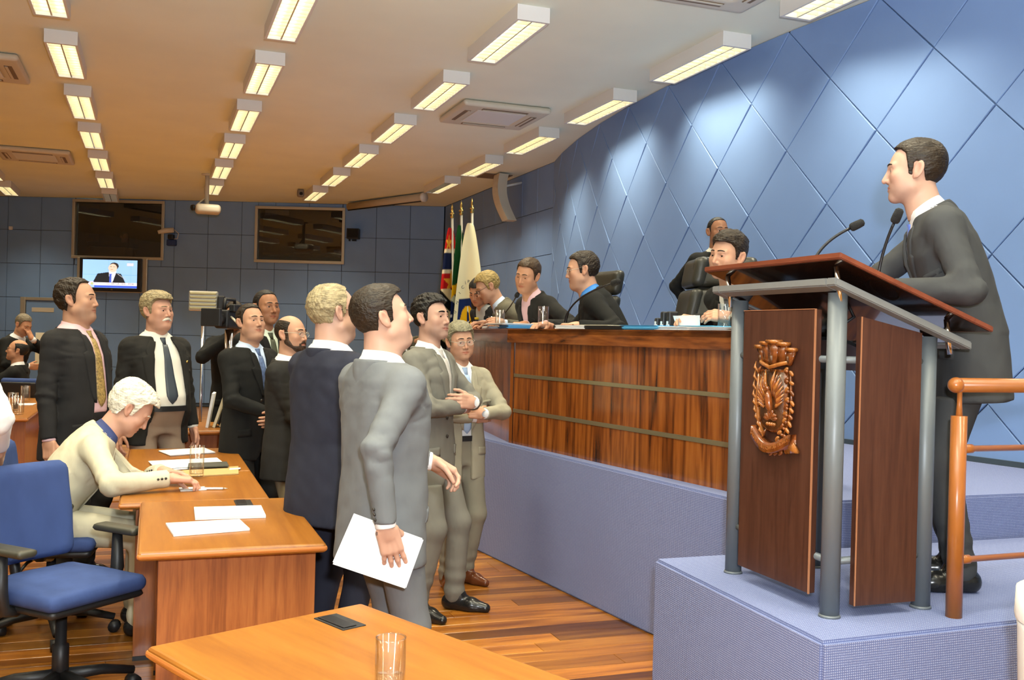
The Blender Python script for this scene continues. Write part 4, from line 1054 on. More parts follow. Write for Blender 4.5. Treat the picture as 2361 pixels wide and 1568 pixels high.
tag(box('ceiling_grille', (4.74, 14.44, HC - .012), (5.19, 14.87, HC), M['grille'], None, .003), 'brown square vent grille near the far ceiling corner', 'vent')
# projector on its pole
pj = empty('projector', 'cream projector hanging from the ceiling on a pole', 'projector', (.78, 16.75, HC))
lathe('ceiling_plate', [(0, 0), (.09, 0), (.09, -.02), (.03, -.03)], M['offwhite'], pj); tube('pole', [(0, 0, 0), (0, 0, -.50)], .035, M['offwhite'], pj, 12)
sdfobj('body', lambda P: rbox(P, (.02, 0, -.57), (.20, .15, .075), .06), (-.22, -.2, -.68), (.26, .2, -.46), .016, M['offwhite'], pj)
tube('lens', [(-.19, -.06, -.56), (-.23, -.08, -.57)], [.05, .045], M['black'], pj, 12); tube('cable', [(-.02, 0, -.38), (-.10, -.02, -.46), (-.17, -.03, -.53)], .012, M['offwhite'], pj, 6)
scn = empty('projection_screen_case', 'long cream roll up screen case under the far ceiling', 'screen case'); pA, pB = Vector((3.50, 18.95, 3.93)), Vector((4.42, 16.95, 3.93))
tube('case', [pA, pB], .075, M['screw'], scn, 10); tube('slot', [pA + Vector((-.02, 0, -.06)), pB + Vector((-.02, 0, -.06))], .02, M['black'], scn, 6); tube('end_cap', [pB, pB + (pB - pA).normalized() * .05], .085, M['white'], scn, 10)
dt = empty('smoke_detector', 'tiny grey detector on the far ceiling by the screen case', 'detector', (2.40, 17.7, HC)); sdfobj('case', lambda P: rbox(P, (0, 0, -.07), (.06, .06, .07), .03), (-.09, -.09, -.16), (.09, .09, .02), .015, mat('detector_grey', (.25, .21, .17), .5), dt); tube('eye', [(0, -.05, -.08), (0, -.07, -.085)], .03, M['black'], dt, 8)
# curved white line loudspeaker on the straight blue wall
sp = empty('line_loudspeaker', 'tall white curved loudspeaker high on the blue wall', 'loudspeaker', (5.31, 14.35, 3.30))
pts = []; n = 12
for i in range(n + 1):
    t = i / n; z = .70 * t; x = -.34 + .16 * (1 - (1 - t) ** 2) * 0 - .10 * math.sin(PI * (t * .9)) + .12 * (1 - t); pts.append((x - .02, z))
v = []; f = []
for (x, z) in pts:
    for (dx, dy) in ((-.02, -.13), (.14, -.09), (.14, .09), (-.02, .13)): v.append((x + dx, dy, z))
for i in range(n):
    for j in range(4): f.append((i * 4 + j, i * 4 + (j + 1) % 4, i * 4 + 4 + (j + 1) % 4, i * 4 + 4 + j))
f += [(3, 2, 1, 0), tuple(range(n * 4, n * 4 + 4))]
npmesh('cabinet', v, f, M['offwhite'], sp, False); tube('bracket', [(-.36, 0, .50), (0, 0, .60)], .02, M['white'], sp, 8)
for dy in (-.05, .03): box('badge', (-.355 + .10, dy - .02, .10), (-.345 + .10, dy + .02, .108), M['grille'], sp)
# ---------------------------------------------------------------- rostrum
RA, RB, RC = (2.655, 3.95), (2.295, 6.33), (2.60, 8.95)
def offs(p, q, d):
    e = Vector((q[0] - p[0], q[1] - p[1])).normalized(); n = Vector((e.y, -e.x)); n = n if n.x > 0 else -n; return n * d
def strip_poly(d0, d1):
    n1 = offs(RA, RB, 1); n2 = offs(RB, RC, 1); nb = (n1 + n2).normalized()
    P = lambda b, n, d: (b[0] + n.x * d, b[1] + n.y * d)
    return [P(RA, n1, d0), P(RB, nb, d0), P(RC, n2, d0), P(RC, n2, d1), P(RB, nb, d1), P(RA, n1, d1)]
ro = empty('rostrum', 'long varnished rosewood rostrum with two metal strips', 'rostrum', (0, 0, 0))
prism('near_front_panel', [strip_poly(0, .035)[i] for i in (0, 1, 4, 5)], DZ, 1.485, M['rostrum'], ro)
prism('far_front_panel', [strip_poly(0, .035)[i] for i in (1, 2, 3, 4)], DZ, 1.485, M['rostrum'], ro)
n1 = offs(RA, RB, 1); e1 = Vector((RB[0] - RA[0], RB[1] - RA[1])).normalized()
prism('end_panel', [RA, (RA[0] + n1.x * .52, RA[1] + n1.y * .52), (RA[0] + n1.x * .52 + e1.x * .035, RA[1] + n1.y * .52 + e1.y * .035), (RA[0] + e1.x * .035, RA[1] + e1.y * .035)], DZ, 1.485, M['rostrum'], ro)
n2 = offs(RB, RC, 1); e2 = Vector((RC[0] - RB[0], RC[1] - RB[1])).normalized()
prism('end_panel', [RC, (RC[0] + n2.x * .52, RC[1] + n2.y * .52), (RC[0] + n2.x * .52 - e2.x * .035, RC[1] + n2.y * .52 - e2.y * .035), (RC[0] - e2.x * .035, RC[1] - e2.y * .035)], DZ, 1.485, M['rostrum'], ro)
prism('fascia', [strip_poly(-.028, .02)[i] for i in (0, 1, 4, 5)], 1.480, 1.572, M['rostop'], ro, .003); prism('fascia', [strip_poly(-.028, .02)[i] for i in (1, 2, 3, 4)], 1.480, 1.572, M['rostop'], ro, .003)
tp = strip_poly(-.028, .56); prism('worktop', tp, 1.540, 1.575, M['rostop'], ro, .002)
def along(t0, t1, d0, d1, z0, z1, name, m):
    a = Vector(RA) + e1 * t0; b = Vector(RA) + e1 * t1; prism(name, [tuple(a + n1 * d0), tuple(b + n1 * d0), tuple(b + n1 * d1), tuple(a + n1 * d1)], z0, z1, m, ro)
LN = (Vector(RB) - Vector(RA)).length
along(.0, LN - .055, -.004, .01, 1.250, 1.272, 'metal_strip', M['brass']); along(.0, LN - .055, -.004, .01, 1.012, 1.036, 'metal_strip', M['brass'])
along(LN - .056, LN - .051, -.004, .01, DZ, 1.48, 'panel_joint', M['lectunder'])
# ---------------------------------------------------------------- small things used repeatedly
def tumbler(loc, label, level=.5, r=.033, h=.125, group='drinking glasses'):
    g = empty('drinking_glass', label, 'glass', loc, 0, group)
    lathe('vessel', [(0, .002), (r * .92, .002), (r, .012), (r, h), (r - .002, h), (r - .002, .016), (0, .014)], M['glass'], g, 28)
    lathe('rim', [(r + .0006, h - .001), (r + .0006, h + .001), (r - .0025, h + .001), (r - .0025, h - .001), (r + .0006, h - .001)], M['glass'], g, 28)
    if level: lathe('water', [(0, .0165), (r - .003, .0165), (r - .003, .016 + (h - .02) * level), (0, .016 + (h - .02) * level)], M['water'], g, 28)
    return g
def sheet_stack(name, quad, z, th, m, label, cat='papers', group=None, lines=0, jitter=0):
    """a pile of paper given by its four corners (world xy)"""
    r = empty(name, label, cat, (sum(q[0] for q in quad) / 4, sum(q[1] for q in quad) / 4, z), 0, group); c = r.location
    n = max(1, int(th / .003)); prism('top_sheet', [(x - c.x, y - c.y) for x, y in quad], th - .0012, th, m, r)
    rnd = random.Random(quad[0][0])
    for i in range(n):
        j = jitter * rnd.uniform(-1, 1); k = jitter * rnd.uniform(-1, 1)
        prism('sheet', [(x - c.x + j, y - c.y + k) for x, y in quad], i * (th - .0014) / n, (i + 1) * (th - .0014) / n - .0003, m, r)
    q = [Vector((x - c.x, y - c.y)) for x, y in quad]
    for i in range(lines):
        t = .55 + .09 * i; a = q[0].lerp(q[3], t - .35); b = q[1].lerp(q[2], t - .35); p0, p1 = a.lerp(b, .62), a.lerp(b, .90)
        prism('print_line', [tuple(p0), tuple(p1), tuple(p1 + (q[3] - q[0]).normalized() * .004), tuple(p0 + (q[3] - q[0]).normalized() * .004)], th, th + .0004, M['print'], r)
    return r
def gooseneck(base, mid, tip, label, foam_r=.016, foam_l=.055, r=.005, basebox=True, ring=False):
    g = empty('microphone', label, 'microphone', base); b = Vector(base); L = lambda p: Vector(p) - b
    if basebox: sdfobj('foot', lambda P: rbox(P, (0, 0, .015), (.07, .055, .016), .012), (-.09, -.08, -.005), (.09, .08, .05), .010, M['black'], g)
    pts = []
    p0, p1, p2 = Vector((0, 0, .02)), L(mid), L(tip)
    for i in range(15):
        t = i / 14; pts.append((1 - t) ** 2 * p0 + 2 * t * (1 - t) * p1 + t * t * p2)
    tube('stem', pts, [r * 1.7] * 4 + [r] * 11, M['blackm'], g, 8)
    d = (pts[-1] - pts[-2]).normalized(); e = [pts[-1] + d * (foam_l * t) for t in (-.05, .0, .12, .5, .88, 1.0)]
    tube('foam', e, [foam_r * .6, foam_r * .85, foam_r, foam_r, foam_r * .9, foam_r * .5], M['foam'], g, 14)
    return g
def desk(label, c, rz, sx, sy, z=.74, group='wooden desks', grommet=None, back='x'):
    """top centred at c; sitter's edge at local -x"""
    r = empty('desk', label, 'desk', (c[0], c[1], 0), rz, group); t = .034
    box('desk_top', (-sx / 2, -sy / 2, z - t), (sx / 2, sy / 2, z), M['desk'], r, .012, seg=3)
    box('edge_band', (-sx / 2 - .003, -sy / 2 - .003, z - t + .006), (sx / 2 + .003, sy / 2 + .003, z - .008), M['deskedge'], r, .008)
    box('side_panel', (-sx / 2 + .07, -sy / 2 + .10, .02), (sx / 2 - .025, -sy / 2 + .13, z - t), M['deskside'], r, .002); box('side_panel', (-sx / 2 + .07, sy / 2 - .13, .02), (sx / 2 - .025, sy / 2 - .10, z - t), M['deskside'], r, .002)
    box('modesty_panel', (sx / 2 - .055, -sy / 2 + .13, .10), (sx / 2 - .03, sy / 2 - .13, z - t), M['deskside'], r, .002)
    for y in (-sy / 2 + .10, sy / 2 - .13): box('foot_strip', (-sx / 2 + .07, y, 0), (sx / 2 - .025, y + .03, .02), M['black'], r)
    if grommet:
        gx, gy = grommet; b = box('cable_box', (gx - .037, gy - .07, z - .004), (gx + .037, gy + .07, z + .003), M['black'], r, .002); box('flap', (gx - .03, gy - .062, z + .003), (gx + .012, gy + .062, z + .006), M['blackm'], b, .002)
    return r
desk('empty desk with two stacks of white paper in front of the blue chair', (.297, 4.185), 0, .655, 1.06, grommet=(.107, .41))
desk('desk at which the white haired man is writing', (.207, 5.175), 0, .655, .94)
desk('desk beyond the white haired man, in front of the moustached man', (.207, 6.21), 0, .655, 1.11)
desk('nearest desk at the bottom edge with a water glass on it', (.517, 2.205), math.radians(24), .638, 1.09, grommet=(.16, .42))
# ---------------------------------------------------------------- office chairs
def office_chair_parts(r, arms=True):
    sdfobj('seat', lambda P: smin(rbox(P, (0, 0, .475), (.235, .235, .035), .034), ell(P, (0, .0, .485), (.22, .22, .045)), .02), (-.27, -.27, .40), (.27, .27, .56), .017, M['chairblue'], r)
    sdfobj('seat_shell', lambda P: rbox(P, (0, 0, .432), (.225, .225, .018), .017), (-.26, -.26, .39), (.26, .26, .47), .018, M['black'], r)
    def back(P):
        y = P[:, 1] + .245 + .10 * (P[:, 2] - .75) - .35 * P[:, 0] ** 2; Q = np.stack([P[:, 0] * (1 + .35 * np.clip(P[:, 2] - .74, 0, 1)), y, P[:, 2]], -1); return rbox(Q, (0, 0, .745), (.215, .04, .20), .039) * .9
    sdfobj('backrest', back, (-.26, -.36, .50), (.26, -.12, 1.0), .017, M['chairblue'], r)
    def bsh(P):
        y = P[:, 1] + .290 + .10 * (P[:, 2] - .75) - .35 * P[:, 0] ** 2; Q = np.stack([P[:, 0], y, P[:, 2]], -1); return rbox(Q, (0, 0, .74), (.19, .014, .17), .013) * .9
    sdfobj('back_shell', bsh, (-.24, -.38, .54), (.24, -.18, .94), .017, M['black'], r)
    tube('back_bar', [(0, -.12, .42), (0, -.27, .44), (0, -.30, .56), (0, -.30, .72)], .022, M['black'], r, 10)
    tube('column', [(0, 0, .09), (0, 0, .24), (0, 0, .245), (0, 0, .43)], [.032, .032, .022, .022], M['black'], r, 14)
    tube('lever', [(.05, -.02, .41), (.22, -.06, .40), (.27, -.08, .37)], .008, M['black'], r, 6)
    for i in range(5):
        a = 2 * PI * i / 5 + .3; d = Vector((math.cos(a), math.sin(a), 0)); b = tube('base_leg', [d * .02 + Vector((0, 0, .115)), d * .17 + Vector((0, 0, .105)), d * .30 + Vector((0, 0, .075))], [.028, .022, .017], M['black'], r, 8)
        c = d * .30; pz = Vector((-d.y, d.x, 0)); w = tube('castor', [c - pz * .024 + Vector((0, 0, .028)), c + pz * .024 + Vector((0, 0, .028))], .028, M['black'], b, 12)
    if arms:
        for s in (-1, 1):
            p = sdfobj('arm_pad', lambda P: rbox(P, (s * .262, .02, .665), (.042, .125, .016), .015), (s * .262 - .06, -.13, .63), (s * .262 + .06, .17, .70), .011, M['armpad'], r)
            tube('arm_post', [(s * .20, .0, .42), (s * .255, .0, .43), (s * .272, .0, .50), (s * .268, .0, .655)], [.022, .024, .028, .020], M['black'], r, 10)
def office_chair(label, loc, face, proto=None):
    th = math.atan2(-math.sin(face), math.cos(face))
    if proto is None:
        r = empty('office_chair', label, 'chair', loc, th, 'blue office chairs'); office_chair_parts(r)
    else:
        r = copy_tree(proto); r.location = loc; r.rotation_euler = (0, 0, th); tag(r, label, 'chair', 'blue office chairs')
    return r
CH0 = office_chair('empty blue office chair at the lower left, seat towards camera', (-.315, 4.335, 0), math.radians(137))
office_chair('blue office chair the white haired man sits on', (-.44, 5.34, 0), math.radians(97), CH0)
office_chair('blue office chair half hidden behind the white haired man', (-.80, 5.62, 0), math.radians(80), CH0)
office_chair('blue office chair standing beside the far glasses', (-.90, 10.9, 0), math.radians(-80), CH0)
office_chair('far blue office chair with its back to the camera', (-1.22, 11.9, 0), math.radians(20), CH0)
desk('far left desk carrying three water glasses', (-1.33, 10.4), 0, .75, 2.6)
desk('far desk at which the two dark suited men talk', (-1.95, 13.9), 0, 1.2, 1.1)
desk('small far desk partly behind the pink shirted man', (-.95, 13.2), 0, .60, .70)
tumbler((-1.177, 10.968, .742), 'half full glass farthest back on the far left desk', .55, .045, .16); tumbler((-1.065, 9.445, .742), 'water glass nearest the edge of the far left desk', .6, .045, .16); tumbler((-1.156, 9.871, .742), 'glass between two others on the far left desk', .4, .045, .16)
sheet_stack('napkin', [(-1.20, 10.70), (-1.05, 10.72), (-1.06, 10.50), (-1.21, 10.48)], .741, .006, M['paper'], 'white folded napkin by the glasses on the far desk', 'napkin')
# things on the left row of desks
sheet_stack('paper_stack', [(.187, 4.472), (.468, 4.46), (.462, 4.207), (.182, 4.216)], .741, .010, M['paper'], 'white paper stack next to the black cable box', lines=4)
sheet_stack('paper_stack', [(.068, 4.137), (.352, 4.161), (.374, 3.954), (.093, 3.897)], .741, .008, M['paper'], 'white paper stack nearest the front edge of the empty desk', lines=3)
sheet_stack('paper_stack', [(.059, 6.591), (.333, 6.724), (.391, 6.456), (.127, 6.336)], .741, .008, M['paper'], 'white papers farthest back on the left desks', lines=2, jitter=.008)
sheet_stack('paper_stack', [(.004, 6.046), (.381, 6.152), (.409, 5.833), (.049, 5.691)], .741, .012, M['paper'], 'loose white papers behind the writing man\'s glass', lines=3, jitter=.012)
sheet_stack('folder', [(.21, 5.86), (.42, 5.90), (.42, 5.72), (.20, 5.68)], .755, .006, mat('grey_folder', (.07, .07, .055), .5), 'dark grey folder lying on the loose papers', 'folder')
ev = sheet_stack('envelope', [(.171, 5.671), (.477, 5.80), (.455, 5.50), (.187, 5.428)], .741, .006, M['manila'], 'manila envelope under the water glass', 'envelope')
prism('address_label', [(.10, .10), (.16, .125), (.155, .07), (.095, .05)], .006, .0068, M['paper'], ev)
tumbler((.235, 5.40, .749), 'half full water glass before the writing man', .55, .037, .16)
pn = empty('pen', 'white ballpoint pen lying on the writing man\'s desk', 'pen', (.29, 5.00, .741)); tube('barrel', [(-.075, .01, .006), (.05, -.012, .006)], .0055, M['paper'], pn, 8); tube('tip', [(.05, -.012, .006), (.075, -.016, .006)], [.005, .001], M['chrome'], pn, 8); tube('clip', [(-.07, .0085, .012), (-.03, .002, .0125)], .0015, M['chrome'], pn, 5)
sheet_stack('note', [(.14, 5.07), (.26, 5.09), (.265, 4.99), (.145, 4.97)], .741, .003, M['paper'], 'small white note under the writing man\'s hands', 'note')
gF = tumbler((.490, 2.050, .742), 'water glass on the nearest desk cut by the lower edge', .35, .032, .135)
# folders standing on a desk behind the moustached man
desk('desk behind the moustached man with upright folders', (.22, 7.85), .1, .60, .70, z=.78)
fo = empty('upright_folders', 'cream folders leaning upright between the standing men', 'folders', (.44, 7.80, .782)); 
for i, (a, m) in enumerate(((.16, M['paper']), (.30, M['paperwarm']), (.38, M['paperwarm']))): box('folder', (-.010, -.10, 0), (.010, .10, .26), m, fo, .002, loc=(.05 * i - .03, .02 * i, 0), rot=(0, a, -.12))
# ---------------------------------------------------------------- lectern
lc = empty('lectern', 'dark wooden lectern with grey posts and carved coat of arms', 'lectern', (0, 0, PZ))
PO = {'L': (2.242, 3.467), 'C': (2.214, 2.822), 'R': (2.621, 2.838), 'B': (2.645, 3.475)}
def slabz(x): return 1.712 - (x - 2.19) * .345            # underside line of the grey frame over world z
for k, (x, y) in PO.items():
    zt = slabz(x) - PZ - .004; tube('post', [(x, y, 0), (x, y, zt)], .033, M['steel'], lc, 20); lathe('foot_ring', [(.033, 0), (.038, 0), (.036, .008), (.033, .009)], M['steel'], lc, 20, (x, y, 0))
x0, x1, yA, yB = 2.150, 2.745, 2.755, 3.535
def slab(name, x0, x1, ya, yb, off, th, m, bev=.004):
    bm = bmesh.new(); V_ = []
    for z_ in (off, off + th):
        for (x, y) in ((x0, ya), (x1, ya), (x1, yb), (x0, yb)): V_.append(bm.verts.new((x, y, slabz(x) - PZ + z_)))
    for q in ((3, 2, 1, 0), (4, 5, 6, 7), (0, 1, 5, 4), (1, 2, 6, 5), (2, 3, 7, 6), (3, 0, 4, 7)): bm.faces.new([V_[i] for i in q])
    bmesh.ops.bevel(bm, geom=bm.edges[:], offset=bev, segments=2, affect='EDGES'); return obj(name, done(bm, name), m, lc)
slab('frame_rail', x0, x1, yA, yA + .05, -.005, .028, M['steeltop']); slab('frame_rail', x0, x1, yB - .05, yB, -.005, .028, M['steeltop']); slab('frame_rail', x0 + .0005, x0 + .05, yA + .0495, yB - .0495, -.005, .028, M['steeltop']); slab('frame_rail', x1 - .05, x1 - .0005, yA + .0495, yB - .0495, -.005, .028, M['steeltop'])
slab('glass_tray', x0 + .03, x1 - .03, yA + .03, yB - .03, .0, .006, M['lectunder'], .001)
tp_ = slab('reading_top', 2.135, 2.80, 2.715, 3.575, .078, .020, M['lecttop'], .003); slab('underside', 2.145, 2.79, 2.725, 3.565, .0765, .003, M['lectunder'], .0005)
for (x, y) in ((2.20, 2.80), (2.20, 3.48), (2.68, 2.80), (2.68, 3.48)):
    z = slabz(x) - PZ; tube('stand_off', [(x + .008, y, z - .045), (x - .012, y, z + .080)], .010, M['chrome'], lc, 12)
# emblem panel (faces -x) and side panel (faces -y)
box('front_panel', (2.185, 2.905, .060), (2.215, 3.350, 1.060), M['lect'], lc, .003); box('panel_edge', (2.183, 2.902, .059), (2.190, 2.9055, 1.061), M['lectedge'], lc); box('panel_edge', (2.183, 2.905, 1.059), (2.190, 3.350, 1.0615), M['lectedge'], lc)
def sidep(name, x0, x1, y0, y1, z0, zt0, zt1, m):
    bm = bmesh.new(); a = [bm.verts.new(p) for p in ((x0, y0, z0), (x1, y0, z0), (x1, y0, zt1), (x0, y0, zt0))]; b = [bm.verts.new((v.co.x, y1, v.co.z)) for v in a]
    bm.faces.new(a[::-1]); bm.faces.new(b)
    for i in range(4): bm.faces.new((a[i], a[(i + 1) % 4], b[(i + 1) % 4], b[i]))
    return obj(name, done(bm, name), m, lc)
sidep('side_panel', 2.288, 2.548, 2.785, 2.812, .04, 1.035, .985, M['lect']); box('panel_edge', (2.2865, 2.7835, .04), (2.290, 2.788, 1.035), M['lectedge'], lc)
sidep('side_panel', 2.288, 2.548, 3.455, 3.482, .04, 1.035, .985, M['lect'])
for z in (.885, .190):
    tube('cross_rod', [(PO['L'][0], PO['L'][1], z), (PO['C'][0], PO['C'][1], z)], .013, M['steel'], lc, 10); tube('cross_rod', [(PO['C'][0], PO['C'][1], z), (PO['R'][0], PO['R'][1], z)], .013, M['steel'], lc, 10); tube('cross_rod', [(PO['L'][0], PO['L'][1], z), (PO['B'][0], PO['B'][1], z)], .013, M['steel'], lc, 10)
# inner shelf of dark glass
slab('inner_shelf', 2.26, 2.60, 2.86, 3.44, -.15, .012, M['blackm'], .002); tube('cable', [(2.46, 3.0, 1.06), (2.40, 3.05, 1.0), (2.36, 3.2, .97), (2.30, 3.3, 1.03)], .006, M['black'], lc, 6)
tube('cable_ring', [(2.47 + .06 * math.cos(a), 2.93 + .06 * math.sin(a), slabz(2.47) - PZ + .03) for a in np.linspace(0, 2 * PI, 17)], .004, M['black'], lc, 6, False)
# coat of arms: local plane (y to the left in view = +Y, z up), standing proud of the panel towards -x. y = 3.125 is its middle
def EP(y, z, d=0.): return (2.185 - d, y, z - PZ)
def relief(name, outline, d0, d1, m, par, bev=.004):
    bm = bmesh.new(); a = [bm.verts.new(EP(y, z, d0)) for y, z in outline]; fc = bm.faces.new(a); r = bmesh.ops.extrude_face_region(bm, geom=[fc])
    bmesh.ops.translate(bm, vec=(-(d1 - d0), 0, 0), verts=[g for g in r['geom'] if isinstance(g, bmesh.types.BMVert)])
    bmesh.ops.bevel(bm, geom=bm.edges[:], offset=bev, segments=2, affect='EDGES'); return obj(name, done(bm, name, True), m, par)
em = bpy.data.objects.new('coat_of_arms', None); COL.objects.link(em); em.parent = lc
def shield(w, h0, h1, n=10):
    cy = 3.120; p = [(cy + w, h1), (cy - w, h1)]
    for i in range(n + 1): a = PI * i / n; p.append((cy - w * math.cos(a), h0 + .055 - .055 * math.sin(a) * 1.0))
    return p
relief('shield_rim', shield(.082, 1.190, 1.425), 0, .020, M['carve'], em, .005); relief('shield', shield(.072, 1.198, 1.416), 0, .0225, M['carvedark'], em, .002)
# crown of towers
def blob(name, c, r, m, rot=0., par=em, h=.0045):
    y, z, d = c; C_ = np.array(EP(y, z, d), F32); cr, sr = math.cos(rot), math.sin(rot)
    def fn(P):
        q = P - C_; a = q[:, 1] * cr + q[:, 2] * sr; b = -q[:, 1] * sr + q[:, 2] * cr; return ell(np.stack([q[:, 0], a, b], -1), (0, 0, 0), (r[2], r[0], r[1]))
    R_ = max(r) + .008; return sdfobj(name, fn, C_ - R_, C_ + R_, h, m, par)
cr_c = 3.118; 
for i, (dy, w, zt) in enumerate(((.098, .022, 1.508), (.052, .026, 1.522), (.0, .030, 1.528), (-.052, .026, 1.520), (-.098, .022, 1.500))):
    sk = lambda t: dy * (1 - .30 * (1 - t))
    relief('crown_tower', [(cr_c + dy * .80 + w * .75, 1.440), (cr_c + dy * .80 - w * .75, 1.440), (cr_c + dy - w, zt), (cr_c + dy + w, zt)], 0, .030 - abs(dy) * .12, M['carve'], em, .004)
    relief('battlement', [(cr_c + dy + w + .004, zt - .008), (cr_c + dy - w - .004, zt - .008), (cr_c + dy - w - .003, zt + .006), (cr_c + dy + w + .003, zt + .006)], 0, .038 - abs(dy) * .12, M['carvelight'], em, .003)
    if i in (0, 2, 4): relief('crown_gate', [(cr_c + dy * .88 + .008, 1.448), (cr_c + dy * .88 - .008, 1.448), (cr_c + dy * .88 - .007, 1.475), (cr_c + dy * .88 + .007, 1.475)], .02, .034 - abs(dy) * .12, M['carvedark'], em, .001)
tube('crown_band', [EP(cr_c + .085 * math.cos(a), 1.452 - .020 * (1 - abs(math.cos(a))) + .0, .012 + .022 * math.sin(a)) for a in np.linspace(0, PI, 13)], .008, M['carvelight'], em, 8)
# phoenix with raised wings over flames
tube('bird_body', [EP(3.128, 1.345, .030), EP(3.122, 1.320, .034), EP(3.116, 1.285, .034), EP(3.110, 1.262, .028)], [.008, .015, .014, .007], M['carve'], em, 10)
blob('bird_head', (3.132, 1.352, .032), (.010, .010, .010), M['carve']); tube('beak', [EP(3.136, 1.350, .036), EP(3.150, 1.342, .036)], [.004, .001], M['carvelight'], em, 6)
for sg in (1, -1):
    for i in range(9):
        t = i / 8; a = PI / 2 - sg * (-.05 - .80 * t); L_ = .092 - .050 * t; b0 = (3.122 + sg * (.014 + .026 * math.sin(t * 2.2)), 1.332 - .050 * t)
        b1 = (b0[0] + sg * L_ * abs(math.cos(a)) + sg * .012, b0[1] + L_ * math.sin(a)); tube('feather', [EP(*b0, .026), EP((b0[0] + b1[0]) / 2, (b0[1] + b1[1]) / 2, .036), EP(*b1, .027)], [.006, .0075, .002], M['carve' if i % 2 else 'carvelight'], em, 6)
for i in range(9):
    a = PI * (i / 8) * 1.0 + PI; L_ = .040; c = (3.112, 1.252); a2 = PI * .06 + (i / 8) * PI * .88
    y_, z_ = c[0] + .026 * math.cos(a2), c[1] - .012 + .022 * math.sin(a2) * (1 if i % 2 else .6); blob('flame', (y_, z_, .030), (.008, .017, .008), M['carve'], a2 - PI / 2)
for i in range(4): blob('flame', (3.09 + .014 * i, 1.222, .028), (.008, .008, .008), M['carvelight'])
# palm branch on one side, coffee branch on the other
stem = [(3.175, 1.170), (3.212, 1.235), (3.224, 1.310), (3.216, 1.405)]
tube('palm_stem', [EP(y, z, .014) for y, z in stem], [.007, .009, .009, .004], M['carvelight'], em, 8)
for i in range(9):
    t = i / 8; y_ = np.interp(t, [0, .33, .66, 1], [p[0] for p in stem]); z_ = np.interp(t, [0, .33, .66, 1], [p[1] for p in stem])
    for sg in (1, -1):
        if sg < 0 and i % 2: continue
        L_ = .058 if sg > 0 else .040; a = PI / 2 - sg * (.35 + .15 * (1 - t)) * -1
        e = (y_ + sg * L_ * .42, z_ + L_ * .80); tube('palm_leaf', [EP(y_, z_, .012), EP((y_ + e[0]) / 2 + sg * .004, (z_ + e[1]) / 2, .022), EP(*e, .012)], [.004, .0058, .0015], M['carvelight' if sg > 0 else 'carve'], em, 6)
stem2 = [(3.065, 1.165), (3.025, 1.235), (3.012, 1.310), (3.022, 1.420)]
tube('coffee_stem', [EP(y, z, .012) for y, z in stem2], .005, M['carve'], em, 6)
rnd = random.Random(3)
for i in range(10):
    t = i / 9; y_ = float(np.interp(t, [0, .33, .66, 1], [p[0] for p in stem2])); z_ = float(np.interp(t, [0, .33, .66, 1], [p[1] for p in stem2]))
    for sg in (1, -1): blob('coffee_leaf', (y_ + sg * .016, z_ + .006 * sg, .020), (.016, .0085, .006), M['carvelight' if (i + sg) % 3 else 'carve'], sg * (-.5) + rnd.uniform(-.3, .3))
    blob('coffee_berry', (y_ + rnd.uniform(-.006, .006), z_, .024), (.007, .007, .007), M['carve'])
# ribbon with the motto
rp = []; nrb = 22
for i in range(nrb + 1):
    t = i / nrb; y_ = 3.245 - .250 * t; z_ = 1.185 - .048 * math.sin(PI * min(t / .95, 1)) - .012 * t; rp.append((y_, z_, .020 + .014 * math.sin(PI * t)))
v = []; f = []
for (y_, z_, d_) in rp: v += [EP(y_, z_ + .020, d_ + .004), EP(y_, z_ - .016, d_ + .008), EP(y_, z_ - .020, 0), EP(y_, z_ + .022, 0)]
for i in range(nrb):
    for j in range(4): f.append((i * 4 + j, i * 4 + (j + 1) % 4, i * 4 + 4 + (j + 1) % 4, i * 4 + 4 + j))
f += [(0, 1, 2, 3), (nrb * 4 + 3, nrb * 4 + 2, nrb * 4 + 1, nrb * 4)]
npmesh('ribbon', v, f, M['carve'], em); relief('ribbon_tail', [(3.015, 1.185), (2.962, 1.130), (2.995, 1.128), (3.040, 1.118), (3.06, 1.16)], 0, .018, M['carvelight'], em, .004)
for i, c in enumerate('LABORE VIRTUTE CIVITAS FLORET'):
    t = (i + 1.0) / 31; y_, z_, d_ = [np.interp(t, np.linspace(0, 1, nrb + 1), [p[k] for p in rp]) for k in range(3)]
    if c == ' ': continue
    sl_ = -.048 * PI * math.cos(PI * t) / -.25; text('letter', c, .017, M['carvelight'], em, EP(float(y_), float(z_) + .001, float(d_) + .0065), (PI / 2, -math.atan(sl_) * -1 if False else math.atan(sl_) * 1.0, -PI / 2), .0012)
for i in range(3): blob('ribbon_leaf', (3.07 + .03 * i, 1.118 - .004 * i, .012), (.016, .008, .007), M['carve'], -.6)
# microphones on the lectern
gooseneck((2.335, 3.15, 1.752), (2.36, 3.16, 1.90), (2.475, 3.09, 1.965), 'longer lectern microphone bending towards the speaker', .0165, .052, .0055, False)
gooseneck((2.47, 2.935, 1.705), (2.475, 2.925, 1.86), (2.485, 2.868, 1.965), 'upright lectern microphone just below the speaker\'s chin', .0165, .052, .0055, False)
